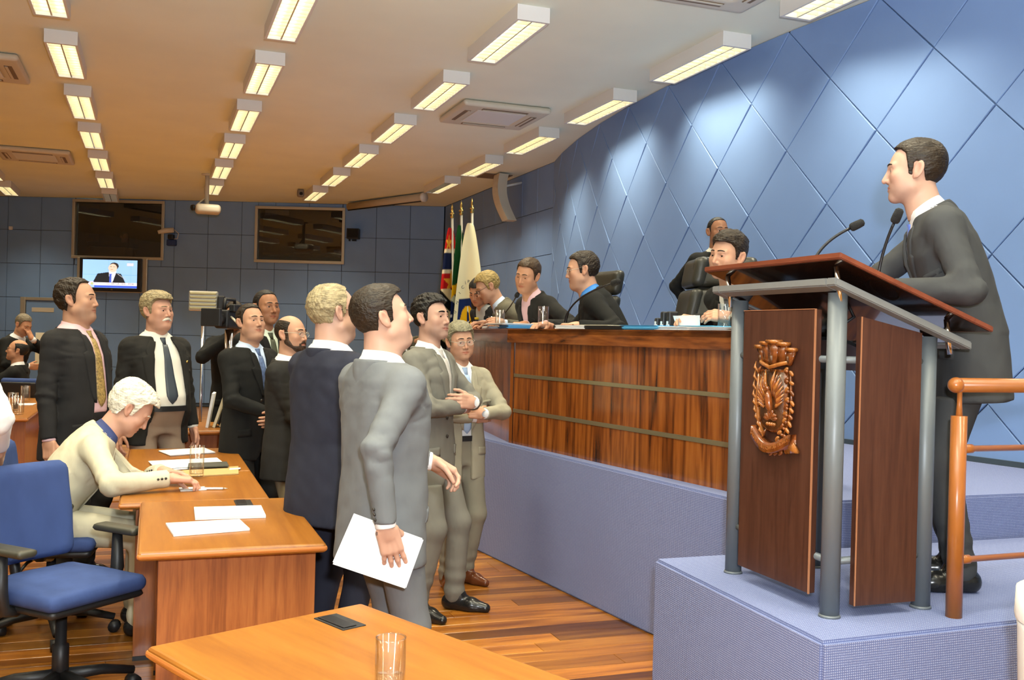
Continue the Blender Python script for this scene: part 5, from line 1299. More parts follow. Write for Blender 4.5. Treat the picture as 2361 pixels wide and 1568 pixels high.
# ---------------------------------------------------------------- orange guard rail
rl = empty('guard_rail', 'orange brown tubular guard rail on the platform edge', 'railing', (0, 0, PZ))
yr = 2.705
def rpost(x): tube('post', [(x, yr, 0), (x, yr, .70)], .0275, M['rail'], rl, 18); lathe('neck', [(.0, .69), (.012, .70), (.009, .74), (.009, .795), (.013, .80)], M['rail'], rl, 12, (x, yr, 0))
rpost(2.645); rpost(4.30)
tube('hand_rail', [(2.640, yr, .807), (5.2, yr + .05, .807)], .0255, M['rail'], rl, 18); sdfobj('end_ball', lambda P: ell(P, (2.628, yr, .807), (.029, .028, .028)), (2.58, 2.66, .76), (2.68, 2.75, .86), .007, M['rail'], rl)
for z in (.585, .198): tube('mid_rail', [(2.66, yr, z), (2.705, yr, z), (2.712, yr, z), (5.2, yr + .05, z)], [.016, .016, .011, .011], M['rail'], rl, 12)
wb = empty('waste_bin', 'white plastic bin at the lower right edge', 'bin', (2.315, 1.93, 0)); lathe('bin_body', [(0, 0), (.125, 0), (.15, .78), (.152, .80), (0, .80)], M['white'], wb, 32); lathe('lid', [(.155, .80), (.158, .815), (.155, .885), (.13, .90), (0, .905)], M['white'], wb, 32)
# ---------------------------------------------------------------- on the rostrum
RZ = 1.577
tumbler((2.573, 7.374, RZ), 'water glass in front of the grey suited man with spectacles', .55, .038, .15); tumbler((2.686, 7.908, RZ), 'small glass before the dark haired woman', .5, .03, .11); tumbler((2.45, 6.143, RZ), 'tall glass beside the man in the blue shirt', .0, .036, .15); tumbler((2.705, 4.322, RZ), 'water glass by the hands of the man at the leather chair', .5, .034, .135)
def quad(c, L_, W_, a):
    d = Vector((math.sin(a), math.cos(a))); n = Vector((d.y, -d.x)); c = Vector(c); return [tuple(c + d * L_ / 2 - n * W_ / 2), tuple(c + d * L_ / 2 + n * W_ / 2), tuple(c - d * L_ / 2 + n * W_ / 2), tuple(c - d * L_ / 2 - n * W_ / 2)]
ra = math.atan2(-.36, 2.38); rb = math.atan2(.305, 2.62)
sheet_stack('blue_booklets', quad((2.47, 6.72), .30, .20, rb), RZ, .026, M['bluebook'], 'blue booklets under white papers on the rostrum', 'booklets', jitter=.01); sheet_stack('paper_stack', quad((2.49, 6.90), .62, .24, rb), RZ + .027, .012, M['paper'], 'white papers spread over the blue booklets', jitter=.02); sheet_stack('paper_stack', quad((2.53, 7.28), .26, .20, rb), RZ, .018, M['paper'], 'white papers by the glass of the spectacled grey suited man', jitter=.02)
sheet_stack('paper_stack', quad((2.50, 5.55), .34, .24, ra), RZ, .022, M['paper'], 'open white file beside the black folder on the rostrum', jitter=.006); sheet_stack('black_folder', quad((2.56, 5.20), .38, .26, ra), RZ, .020, M['black'], 'black folder lying on the rostrum', 'folder'); sheet_stack('cream_folder', quad((2.55, 5.30), .30, .26, ra), RZ + .021, .004, M['paperwarm'], 'cream sheet on the black folder', 'paper')
sheet_stack('cyan_folder', quad((2.60, 4.88), .34, .22, ra), RZ, .024, M['cyan'], 'bright cyan plastic folder in front of the black stamps', 'folder', jitter=.012)
sheet_stack('paper_stack', quad((2.66, 4.58), .30, .22, ra), RZ, .018, M['paper'], 'white papers next to the cyan folder', jitter=.01); sheet_stack('magazine_stack', quad((2.68, 4.25), .34, .24, ra), RZ, .016, M['paper'], 'fanned white magazines at the lectern end of the rostrum', jitter=.02); sheet_stack('cyan_sheet', quad((2.68, 4.40), .26, .22, ra), RZ + .019, .004, M['cyan'], 'thin cyan sheet on top of the magazines', 'sheet')
for i, (y, lab) in enumerate(((5.04, 'shorter black stamp farther left on the rostrum'), (4.97, 'tall black self inking stamp in the middle'), (4.90, 'tall black self inking stamp nearest the lectern'))):
    g = empty('rubber_stamp', lab, 'stamp', (2.73, y, RZ), ra, 'stamps on the rostrum'); hh = (.05, .085, .085)[i]
    box('base', (-.03, -.022, 0), (.03, .022, .035), M['paper'], g, .004); box('stamp_body', (-.028, -.024, .022), (.028, .024, .022 + hh), M['black'], g, .008); box('window', (-.0295, -.014, .035), (-.027, .014, .052), M['paper'], g)
sc_ = empty('ink_pad', 'flat black ink pad box with white rim', 'ink pad', (2.72, 5.14, RZ), ra); box('case', (-.04, -.05, 0), (.04, .05, .02), M['black'], sc_, .004); box('rim', (-.042, -.052, .006), (.042, .052, .010), M['paper'], sc_, .002)
gooseneck((2.53, 5.95, RZ), (2.53, 5.98, 1.78), (2.62, 5.45, 1.86), 'rostrum microphone before the man in the blue shirt', .02, .07, .006)
gooseneck((2.76, 8.25, RZ), (2.70, 7.6, 1.68), (2.60, 7.08, 1.83), 'rostrum microphone reaching across the grey suited man', .018, .06, .005)
gooseneck((2.70, 8.70, RZ), (2.72, 8.6, 1.66), (2.86, 8.35, 1.85), 'thin rostrum microphone at the far end', .014, .05, .0045)
ib = empty('glue_bottle', 'small black bottle with a yellow cap at the far rostrum end', 'bottle', (2.70, 8.36, RZ)); lathe('bottle_body', [(0, 0), (.022, 0), (.024, .05), (.012, .07), (.010, .09)], M['black'], ib, 16); lathe('cap', [(.013, .085), (.02, .09), (.02, .105), (0, .108)], mat('yellow_cap', (.75, .55, .03), .4), ib, 16)
# leather chairs behind the rostrum
def leather_chair(label, loc, face):
    th = math.atan2(-math.sin(face), math.cos(face)); r = empty('leather_chair', label, 'chair', loc, th, 'black leather chairs')
    def bk(P):
        y = P[:, 1] + .22 + .18 * (P[:, 2] - .75) - .20 * P[:, 0] ** 2; return rbox(np.stack([P[:, 0] * (1 + .10 * (P[:, 2] - .8)), y, P[:, 2]], -1), (0, 0, .78), (.235, .045, .30), .04) * .9
    sdfobj('backrest', bk, (-.29, -.46, .44), (.29, -.05, 1.12), .02, M['leather'], r)
    def hd(P):
        y = P[:, 1] + .22 + .18 * (P[:, 2] - .75) - .20 * P[:, 0] ** 2; return rbox(np.stack([P[:, 0], y, P[:, 2]], -1), (0, 0, 1.19), (.215, .05, .105), .045) * .9
    sdfobj('headrest', hd, (-.29, -.46, 1.05), (.29, -.12, 1.34), .018, M['leather'], r)
    sdfobj('seat', lambda P: rbox(P, (0, .05, .45), (.25, .25, .055), .05), (-.28, -.23, .37), (.28, .33, .54), .02, M['leather'], r); tube('column', [(0, 0, .08), (0, 0, .40)], .03, M['blackm'], r, 10)
    for i in range(5): a = 2 * PI * i / 5; tube('base_leg', [(0, 0, .1), (.3 * math.cos(a), .3 * math.sin(a), .04)], [.028, .02], M['blackm'], r, 8)
    for s in (-1, 1): tube('arm', [(s * .27, -.15, .66), (s * .28, .1, .66), (s * .28, .16, .60), (s * .26, .1, .45)], .022, M['black'], r, 8)
    box('label_plate', (-.06, -.165, .80), (.06, -.160, .815), M['alu'], r, .001)
    return r
leather_chair('high backed black leather chair in front of the standing man', (3.42, 5.55, DZ), math.radians(-140)); leather_chair('black leather chair seen edge on beside the stamps', (3.24, 6.10, DZ), math.radians(-72)); leather_chair('black leather chair behind the man in the pink shirt', (3.30, 7.55, DZ), math.radians(-95))
# ---------------------------------------------------------------- flags
M['flagcol'] = vcol_mat('flag_cloth', .8, .15)
def flag(label, base, top, paint, w=.34, folds=3, zl=.9, seed=0, face=0.):
    """cloth hanging in folds from a leaning pole; paint(u, v): u 0..1 across the visible cloth, v 0..1 top to bottom"""
    r = empty('flag', label, 'flag', base, face, 'flags in the corner'); B = Vector(base); T = Vector(top) - B; cr, sr = math.cos(-face), math.sin(-face); T = Vector((T.x * cr - T.y * sr, T.x * sr + T.y * cr, T.z))
    tube('pole', [(0, 0, 0), T * .955], .016, mat('flag_pole_%d' % seed, (.62, .58, .48), .3), r, 10); p = T * .955; d = T.normalized()
    tube('finial', [p, p + d * .02, p + d * .035, p + d * .05, p + d * .065, p + d * .075, p + d * .12, p + d * .20], [.016, .03, .014, .03, .03, .012, .016, .001], M['gold'], r, 12)
    lathe('stand', [(0, 0), (.16, 0), (.16, .03), (.04, .06), (.03, .12)], M['gold'], r, 20)
    nu, nv = 61, 121; Ht = T.z * .90; V_ = []; C_ = []
    for i in range(nu):
        for j in range(nv):
            u, v_ = i / (nu - 1), j / (nv - 1); z = Ht - v_ * (Ht - .18); cx = T.x * z / T.z; cy = T.y * z / T.z
            ww = w * (.16 + .84 * min(1, v_ * 1.5) ** .7); x = cx - .02 + (u - .55) * ww; y = cy - .03 - .06 * math.sin(u * PI * folds + seed) * min(1, v_ * 2 + .15) - .03 * math.sin(u * 5 + v_ * 3)
            V_.append((x, y, z - .10 * (1 - u) * v_)); C_.append(srgb(*paint(u, v_)))
    F = [(i * nv + j, (i + 1) * nv + j, (i + 1) * nv + j + 1, i * nv + j + 1) for i in range(nu - 1) for j in range(nv - 1)]
    c = npmesh('cloth', V_, F, M['flagcol'], r, col=np.array(C_)); c.data.polygons.foreach_set('use_smooth', np.ones(len(c.data.polygons), bool))
    return r, V_, nv
def star(u, v_, cu, cv, rr, asp):
    x, y = (u - cu), (v_ - cv) * asp; a = math.atan2(x, -y); q = (a % (2 * PI / 5)) - PI / 5; R_ = math.hypot(x, y); k = math.cos(PI / 5) * .5; return R_ * (math.cos(abs(q)) * .62 + math.sin(PI / 5 - abs(q)) * 0 + (1 - abs(q) / (PI / 5)) * .38 * 0) < rr * (.42 + .58 * (abs(q) / (PI / 5)) ** 1.4)
def paint_sp(u, v_):
    if v_ < .40 + .10 * (1 - u) * 0:
        if star(u, v_, .35, .10, .16, 5.5) or star(u, v_, .55, .355, .22, 5.5): return (235, 165, 50)
        if .14 < v_ < .30:
            return (22, 32, 66) if (.165 < v_ < .272 and not (u > .8 and v_ < .2)) else (225, 210, 175)
        return (190, 28, 28)
    s = (v_ - .40 + (u - .5) * -.16) / .075; return (232, 215, 165) if int(math.floor(s)) % 2 == 0 else (14, 14, 14)
def paint_br(u, v_):
    if .36 < v_ < .80:
        if ((v_ - .585) / .16) ** 2 + ((u - .5) / .75) ** 2 < 1:
            if abs((v_ - .50) - (u - .5) * .10) < .022: return (215, 220, 190)
            if (int(u * 9) * 7 + int(v_ * 60) * 3) % 17 == 0 and v_ > .56: return (225, 228, 235)
            return (22, 38, 84)
        if abs(v_ - .58) < .21 - .02 * abs(u - .5): return (238, 182, 12)
    return (22, 74, 34)
def paint_wh(u, v_):
    cu, cv = .42, .62; x = (u - cu) / .30; y = (v_ - cv) / .15
    if abs(x) < 1 and -1 < y < 1 - .0 and (y < .55 or x * x + ((y - .55) / .45) ** 2 < 1):
        if x * x * 1.2 + (y * 1.15) ** 2 < .62 and not (x < -.25 and -.05 < y < .25): return (232, 178, 22)
        return (24, 42, 88)
    return (240, 228, 182)
flag('black and white striped flag with red canton, left of three', (3.70, 12.33, DZ), (3.62, 12.36, 3.14), paint_sp, .34, 2, seed=1, face=math.radians(-18)); flag('green, yellow and blue national flag between the two others', (3.78, 12.20, DZ), (3.70, 12.22, 3.17), paint_br, .26, 2, seed=2, face=math.radians(-18))
fw, FV, fnv = flag('white municipal flag with a yellow and blue shield', (3.87, 12.05, DZ), (3.80, 12.08, 3.19), paint_wh, .44, 2, seed=3, face=math.radians(-18))
tm = mat('flag_lettering', (.03, .04, .08), .8)
def on_flag(u, v_): i = int(round(u * 60)); j = int(round(v_ * 120)); return Vector(FV[i * fnv + j])
for i, c in enumerate('MUNICÍPIO DE'):
    a = PI * (1.02 - i * .088); u = .44 + .42 * math.cos(a); v_ = .60 - .235 * math.sin(a)
    if c != ' ' and 0 < u < 1: p = on_flag(u, v_); text('letter', c, .052, tm, fw, (p.x, p.y - .012, p.z), (PI / 2, -(a - PI / 2), 0), .001)
for i, c in enumerate('PAULO'):
    a = -PI * (.52 - .075 * i) ; u = .44 + .42 * math.cos(a) - .1; v_ = .60 - .25 * math.sin(a)
    if 0 < u < 1: p = on_flag(u, v_); text('letter', c, .052, tm, fw, (p.x, p.y - .012, p.z), (PI / 2, -(a + PI / 2), 0), .001)
# ---------------------------------------------------------------- press corner: floodlight and video camera
fd = empty('floodlight', 'slatted film floodlight on a thin stand by the back wall', 'floodlight', (.43, 9.40, 0)); RZF = math.radians(-10); fd.rotation_euler = (0, 0, RZF)
tube('stand', [(0, 0, 0), (0, 0, 1.68)], .013, M['chrome'], fd, 10)
for i in range(3): a = 2 * PI * i / 3; tube('stand_leg', [(0, 0, .35), (.35 * math.cos(a), .35 * math.sin(a), 0)], .010, M['chrome'], fd, 6)
box('housing', (-.125, -.02, 1.68), (.125, .06, 1.86), M['alu'], fd, .01)
for i in range(5): box('tube_slat', (-.115, -.035, 1.694 + .033 * i), (.115, -.02, 1.716 + .033 * i), M['redled'], fd, .005)
box('barn_door', (.13, -.06, 1.68), (.19, .04, 1.82), M['black'], fd, .01, rot=(0, 0, 0))
# ---------------------------------------------------------------- the people
def deg(a): return math.radians(a)
def view(px): return YAW + math.atan((px - 1180.5) / FPX)          # compass of the sight line
HM = {'dkbrown': hairm('hair_dark_brown', (.020, .012, .006)), 'brown': hairm('hair_brown', (.050, .026, .010)), 'black': hairm('hair_black', (.010, .008, .006)), 'white': hairm('hair_white', (.74, .70, .58)),
      'grey': hairm('hair_grey_blond', (.30, .24, .13)), 'greyd': hairm('hair_dark_grey', (.16, .13, .085)), 'fair': hairm('hair_fair', (.30, .21, .07)), 'salt': hairm('hair_salt_pepper', (.20, .18, .11)), 'beardbr': hairm('beard_brown', (.045, .025, .014))}
SU = {'p1': fabric('suit_slate', (.052, .054, .056)), 'p2': fabric('suit_mid_grey', (.150, .158, .165)), 'p3': fabric('suit_warm_grey', (.175, .168, .142)), 'p4': fabric('suit_light_grey', (.330, .305, .225)), 'navy': fabric('suit_navy', (.022, .024, .038)),
      'black': fabric('suit_black', (.011, .011, .010)), 'char': fabric('suit_charcoal', (.019, .018, .016)), 'dark': fabric('suit_dark', (.020, .019, .019)), 'beige': fabric('suit_beige', (.56, .52, .38)), 'khaki': fabric('trousers_khaki', (.26, .225, .14)), 'tan': fabric('trousers_tan', (.30, .215, .15)),
      'greyg': fabric('suit_olive_grey', (.12, .108, .075))}
SH = {'white': fabric('shirt_white', (.80, .80, .80), .8, .02), 'cream': fabric('shirt_cream', (.78, .75, .66), .8, .02), 'pink': fabric('shirt_pink', (.72, .47, .50), .8, .02), 'blue': fabric('shirt_pale_blue', (.52, .62, .78), .8, .02), 'dkblue': fabric('shirt_check_blue', (.055, .075, .20), .8, .15), 'royal': fabric('shirt_royal', (.05, .20, .55)), 'mint': fabric('shirt_mint', (.68, .76, .62))}
TI = {'blue': mat('tie_blue_silk', (.11, .20, .62), .35, sheen=.3), 'ltblue': mat('tie_light_blue', (.35, .47, .66), .4), 'slate': mat('tie_slate', (.045, .058, .075), .45), 'gold': mat('tie_gold_pattern', (.36, .24, .08), .5, var=.5, vscale=90), 'blue2': mat('tie_mid_blue', (.10, .15, .28), .45, var=.3, vscale=60), 'stripe': mat('tie_striped', (.16, .06, .02), .45, var=.8, vscale=45, stretch=(.3, .3, 1.6)), 'silver': mat('tie_silver', (.55, .52, .48), .35), 'green': mat('tie_green', (.06, .065, .035), .5), 'bw': mat('tie_black_white', (.10, .10, .11), .45, var=.9, vscale=50, stretch=(.3, .3, 1.8))}
LIGHT, WARM, TAN, BROWN, DARKSK = (.53, .315, .225), (.52, .285, .18), (.54, .275, .155), (.36, .165, .085), (.20, .085, .042)
SHOE_B = mat('brown_leather', (.12, .035, .012), .2)
crossed = lambda f=0., z=0.: dict(R=dict(t=(.015, .205 + f, 1.135 + z), pole=(1, .30, -.9), dir=(-1, -.12, .02), palm=(.1, -1, 0), curl=.35, thumb=.2), L=dict(t=(-.035, .252 + f, 1.160 + z), pole=(-1, .30, -.9), dir=(1, -.42, .10), palm=(-.3, -1, -.1), curl=.55, thumb=.15))
H_ = lambda **k: dict(k)
def look(px, rel): return view(px) + deg(rel)
def P(label, loc, px, body, headrel, **k):
    """body/headrel: angle from the sight line (0 away from the camera, 180 towards it, + to the right)"""
    fb = look(px, body); k.setdefault('mats', PM)
    return person(label, loc, fb, hyaw=-deg(headrel - body), **k)
# the orator
P('man in slate suit and blue tie speaking at the lectern', (3.02, 3.05, PZ), 2160, -98, -92, H=1.80, lod=0, lean=.20, bend=.34, girth=1.05, hpitch=deg(-1), neckfwd=.16, head=H_(skin=LIGHT, hairmat=HM['dkbrown'], hair=dict(line='full', front=.012, top=.012, side=.006, back=.006, quiff=.004, rough=.002, seed=11), nose=1.12, stubble=.35, fat=.003), jacket=SU['p1'], shirt=SH['white'], tie=TI['blue'], trousers=SU['p1'], vtop=.066,
  arms=dict(L=dict(w=(2.62, 3.02, 1.735), wpole=(.4, -.8, -.6), wdir=(-1, .1, -.05), wpalm=(0, 0, -1), curl=.3), R=dict(w=(2.62, 3.38, 1.735), wpole=(.6, .9, -.5), wdir=(-1, -.1, -.05), wpalm=(0, 0, -1), curl=.3)), feet=dict(L=(-.10, .02, .08, .2), R=(.12, .0, .08, -.3)))
# standing group on the floor
P('man in mid grey suit holding white papers, nearest the camera', (.800, 3.56, 0), 880, 58, 76, H=1.70, lod=0, girth=1.08, belly=.02, hpitch=deg(14), head=H_(skin=LIGHT, hairmat=HM['dkbrown'], hair=dict(line='full', front=.0, top=.011, side=.006, quiff=.016, back=.004, rough=.0015, seed=5), fat=.008, nose=1.05), jacket=SU['p2'], shirt=SH['white'], tie=TI['blue2'],
  arms=dict(R=dict(w=(.748, 3.250, .885), pole=(.3, -1, -.1), wdir=(.30, .10, -1), wpalm=(.05, 1, .1), curl=[.12, .16, .22, .30], thumb=.75, spread=1.3), L=dict(w=(.985, 3.60, 1.045), pole=(-.6, -1, -.2), wdir=(.8, -.1, -.5), wpalm=(-.2, -.5, -.8), curl=.75, thumb=.5)), feet=dict(R=(.11, -.04, .08, -.2), L=(-.10, .06, .08, .2)))
P('young man in warm grey suit with folded arms and silver tie', (1.435, 5.25, 0), 1000, 118, 124, H=1.735, lod=0, hpitch=deg(5), head=H_(skin=LIGHT, hairmat=HM['black'], hair=dict(line='full', top=.022, side=.008, quiff=.006, rough=.0065, seed=8, front=.002), jaw=1.05, stubble=.55, gaze=(.25, .1), browr=.0050), jacket=SU['p3'], shirt=SH['white'], tie=TI['silver'], arms=crossed(.0, .01), feet=dict(R=(.12, .02, .08, -.25), L=(-.13, .12, .08, .15)), trousers=SU['p3'], vbtn=.14)
P('short man in light grey suit and spectacles with folded arms', (1.775, 5.80, 0), 1075, 150, 158, H=1.60, lod=0, girth=1.02, hpitch=deg(-5), hroll=deg(6), head=H_(skin=WARM, hairmat=HM['salt'], hair=dict(line='full', top=.024, side=.012, quiff=.0, front=-.006, rough=.003, seed=13), w=1.04, fat=.004, lid=.0012, glasses=M['alu'], thin=True, nose=.92, browmat=HM['dkbrown'], stubble=.1), jacket=SU['p4'], shirt=SH['white'], tie=TI['ltblue'], open_=.035, vtop=.05, arms=crossed(.02, .0), feet=dict(R=(.09, .05, .08, -.3), L=(-.09, -.02, .08, .3)), shoes=SHOE_B, trousers=fabric('trousers_light_grey', (.24, .22, .165)), belt=M['black'])
P('heavy man in navy suit and spectacles seen from behind', (.735, 4.30, 0), 760, 52, 66, H=1.73, lod=0, girth=1.16, belly=.05, hpitch=deg(2), head=H_(skin=LIGHT, hairmat=HM['grey'], hair=dict(line='receding', front=.014, top=.008, side=.012, back=.006, rough=.004, seed=17), fat=.010, glasses=M['black'], nose=1.1), jacket=SU['navy'], shirt=SH['white'], tie=TI['slate'], arms=dict(R=dict(t=(.10, .25, 1.02), pole=(1, -.4, -.6), dir=(-1, .3, -.1), palm=(0, -1, 0)), L=dict(t=(-.06, .27, 1.00), pole=(-1, -.3, -.6), dir=(1, .3, -.1), palm=(0, -1, 0))))
P('bald man with brown beard and spectacles in a black jacket', (.770, 5.95, 0), 640, 112, 124, H=1.615, lod=0, girth=1.12, belly=.03, hpitch=deg(2), head=H_(skin=WARM, hairmat=HM['dkbrown'], beard=HM['beardbr'], hair=dict(line='receding', top=.003, side=.006, rough=.001, bald=[(0, .02, .115, (.066, .115, .072))], seed=3), glasses=M['alu'], thin=True, fat=.003), jacket=SU['char'], shirt=SH['white'], tie=TI['stripe'], trousers=SU['khaki'], badge=(-.105, .33, M['paper']), arms=dict(R=dict(t=(.02, .25, .98), pole=(1, -.2, -.6), dir=(-1, .2, -.1), palm=(0, -1, 0)), L=dict(t=(.0, .29, .95), pole=(-1, -.2, -.6), dir=(1, .2, -.1), palm=(0, -1, 0))))
P('dark haired man in black suit and blue tie by the camera', (.600, 6.60, 0), 575, 138, 146, H=1.69, lod=1, girth=1.06, hpitch=deg(8), head=H_(skin=WARM, hairmat=HM['dkbrown'], hair=dict(line='receding', front=.0, top=.010, side=.008, seed=4), fat=.005, gaze=(.15, .15)), jacket=SU['black'], shirt=SH['blue'], tie=TI['blue2'], arms=dict(R=dict(t=(.04, .24, 1.03), pole=(1, -.3, -.6), dir=(-1, .2, -.1), palm=(0, -1, 0)), L=dict(t=(.0, .28, 1.0), pole=(-1, -.3, -.6), dir=(1, .2, -.1), palm=(0, -1, 0))))
P('tall dark skinned man in green tie standing at the back', (.770, 7.35, 0), 615, 146, 148, H=1.815, lod=1, hpitch=deg(2), head=H_(skin=BROWN, hairmat=HM['black'], hair=dict(line='receding', top=.006, side=.004, rough=.001, seed=6), nose=1.08, stubble=.1), jacket=SU['black'], shirt=SH['mint'], tie=TI['green'])
P('cameraman in black looking into his video camera', (.655, 8.75, 0), 535, 168, 175, H=1.76, lod=1, head=H_(skin=WARM, hairmat=HM['dkbrown'], hair=dict(top=.012, seed=9)), jacket=SU['black'], shirt=SU['black'], arms=dict(R=dict(t=(.12, .34, 1.42), pole=(1, -.2, -.8), palm=(-1, 0, 0)), L=dict(t=(-.16, .34, 1.38), pole=(-1, -.2, -.8), palm=(1, 0, 0))))
P('grey haired man with white moustache in an open black jacket', (.030, 7.08, 0), 372, 150, 138, H=1.755, lod=0, girth=1.14, belly=.10, hpitch=deg(2), head=H_(skin=(.58, .31, .21), hairmat=HM['grey'], hair=dict(line='full', top=.026, side=.012, quiff=.012, front=-.004, rough=.003, back=.01, seed=12), moustache=mat('white_moustache', (.72, .66, .55), .7), fat=.008, w=1.05, stubble=.05), jacket=SU['char'], shirt=SH['cream'], tie=TI['slate'], open_=.115, vtop=.062, belt=M['black'], trousers=SU['tan'], badge=(-.145, .33, M['gold']), pockets=False, hem=-.22, arms=dict(R=dict(t=(.27, .03, .84)), L=dict(t=(-.27, .03, .84))))
P('stout man in dark suit, pink shirt and gold tie', (-.420, 6.42, 0), 185, 126, 114, H=1.80, lod=0, girth=1.14, belly=.05, hpitch=deg(3), head=H_(skin=WARM, hairmat=HM['dkbrown'], hair=dict(line='receding', front=.012, top=.012, side=.012, back=.016, nape=-.018, rough=.005, seed=21), fat=.011, w=1.02, stubble=.5, jaw=1.1), jacket=SU['dark'], shirt=SH['pink'], tie=TI['gold'], open_=.062, vtop=.060, arms=dict(R=dict(t=(.26, .03, .84)), L=dict(t=(-.26, .04, .84))))
P('white haired man in beige suit writing at a desk', (-.475, 5.30, 0), 230, 88, 92, H=1.74, lod=0, seat=.46, lean=.42, bend=.42, girth=1.05, hpitch=deg(-40), neckfwd=.25, head=H_(skin=(.58, .32, .225), hairmat=HM['white'], hair=dict(line='full', top=.028, side=.016, quiff=.009, back=.012, nape=-.01, rough=.0035, front=.006, seed=30), nose=1.08, fat=.003, stubble=.05), jacket=SU['beige'], shirt=SH['dkblue'], hem=-.16, vbtn=.1, cuffs=False, arms=dict(R=dict(w=(.085, 4.985, .802), pole=(.9, -.5, -.5), wdir=(1, .05, -.12), wpalm=(.1, 0, -1), curl=[.5, .6, .7, .7], thumb=.55), L=dict(w=(.06, 5.22, .802), pole=(-.9, -.4, -.5), wdir=(1, -.35, -.1), wpalm=(0, -.2, -1), curl=.4, thumb=.4)), trousers=SU['beige'])
P('man in dark suit covering his face with a hand, far left', (-1.53, 12.6, 0), 40, 128, 134, H=1.66, lod=2, lean=.12, bend=.30, hpitch=deg(-26), girth=1.08, head=H_(skin=TAN, hairmat=HM['greyd'], hair=dict(top=.014, seed=2)), jacket=SU['black'], shirt=SH['white'], arms=dict(L=dict(t=(-.02, .30, 1.42), pole=(-1, .3, -.8), dir=(.3, -.3, .9), palm=(.1, -1, 0), curl=.2), R=dict(t=(.06, .30, 1.10), pole=(1, 0, -.8))))
P('bald seated man with spectacles, hand at his chin, far left', (-1.40, 12.15, 0), 65, -72, -84, H=1.74, lod=2, seat=.45, lean=-.05, bend=.1, hpitch=deg(10), head=H_(skin=TAN, hairmat=HM['black'], glasses=M['black'], hair=dict(line='receding', top=.003, side=.007, bald=[(0, .01, .115, (.068, .12, .075))])), jacket=SU['black'], shirt=SH['white'], arms=dict(L=dict(t=(-.05, .28, .98), pole=(-1, .3, -.8), dir=(.1, .1, 1), palm=(0, -1, 0), curl=.7), R=dict(t=(.12, .34, .74), pole=(1, 0, -.8))))
P('person in a white shirt cut off by the left edge', (-.868, 4.44, 0), -60, 20, 10, H=1.78, lod=1, girth=1.25, belly=.05, head=H_(skin=WARM, hairmat=HM['dkbrown'], hair=dict(seed=14)), jacket=None, shirt=SH['white'], trousers=SU['dark'], hem=-.26, lean=-.04, arms=dict(R=dict(t=(.27, .12, 1.0), pole=(.6, -1, -.2)), L=dict(t=(-.25, .06, .84))))
P('fair haired man in olive suit leaning on the far rostrum end', (2.20, 9.35, 0), 930, 118, 118, H=1.80, lod=1, head=H_(skin=TAN, hairmat=HM['fair'], hair=dict(top=.016, side=.01, seed=25)), jacket=SU['greyg'], shirt=SH['white'], arms=dict(L=dict(w=(2.62, 8.72, 1.62), wpole=(0, -.3, -1), wdir=(.6, -.6, -.25), wpalm=(0, 0, -1), curl=.5)))
# behind the rostrum
S = dict(seat=.46, hem=-.12, feet=dict(R=(.13, .20, .08, -.1), L=(-.13, .20, .08, .1)))
P('dark haired woman in pale scarf writing at the rostrum', (2.98, 8.42, DZ), 1108, -128, -146, H=1.66, lod=1, lean=.40, bend=.35, hpitch=deg(-30), hroll=deg(-8), **S, head=H_(skin=TAN, hairmat=HM['black'], hair=dict(line='long', top=.018, side=.016, mane=.26, seed=31), stubble=0, w=.95, jaw=.9, nose=.9), jacket=SU['dark'], shirt=fabric('pale_scarf', (.50, .50, .46)), vtop=.07, arms=dict(R=dict(w=(2.70, 8.40, 1.60), wpole=(.5, .8, -.6), wdir=(-.8, -.5, 0), wpalm=(0, 0, -1), curl=.6, thumb=.5), L=dict(w=(2.70, 8.02, 1.60), wpole=(.6, -.8, -.6), wdir=(-.9, .3, 0), wpalm=(0, 0, -1), curl=.4)))
P('fair haired man in spectacles and olive grey suit bending over papers', (2.96, 7.72, DZ), 1160, -98, -102, H=1.74, lod=1, lean=.42, bend=.40, hpitch=deg(-30), **S, head=H_(skin=WARM, hairmat=HM['fair'], glasses=M['black'], hair=dict(line='full', top=.020, side=.010, rough=.004, seed=33)), jacket=SU['greyg'], shirt=SH['blue'], badge=(-.13, .33, M['gold']), arms=dict(L=dict(w=(2.64, 7.42, 1.62), wpole=(.5, -.8, -.6), wdir=(-.8, .2, .1), wpalm=(.3, .8, -.5), curl=.5), R=dict(w=(2.62, 7.90, 1.62), wpole=(.5, .8, -.6), wdir=(-.9, -.3, 0), wpalm=(0, 0, -1), curl=.4)))
P('brown haired man in dark jacket and pink shirt looking down', (2.91, 7.09, DZ), 1235, -122, -148, H=1.76, lod=1, lean=.33, bend=.25, hpitch=deg(-16), hroll=deg(-10), **S, head=H_(skin=TAN, hairmat=HM['brown'], hair=dict(line='long', top=.014, side=.008, front=.006, back=.008, seed=36), fat=.005, lid=.0), jacket=SU['char'], shirt=SH['pink'], vtop=.065, vbtn=.05, arms=dict(R=dict(w=(2.64, 6.98, 1.61), wpole=(.5, .8, -.6), wdir=(-.8, -.4, 0), wpalm=(0, 0, -1), curl=.4), L=dict(w=(2.66, 6.60, 1.61), wpole=(.6, -.8, -.6), wdir=(-.8, .4, 0), wpalm=(0, 0, -1), curl=.5)))
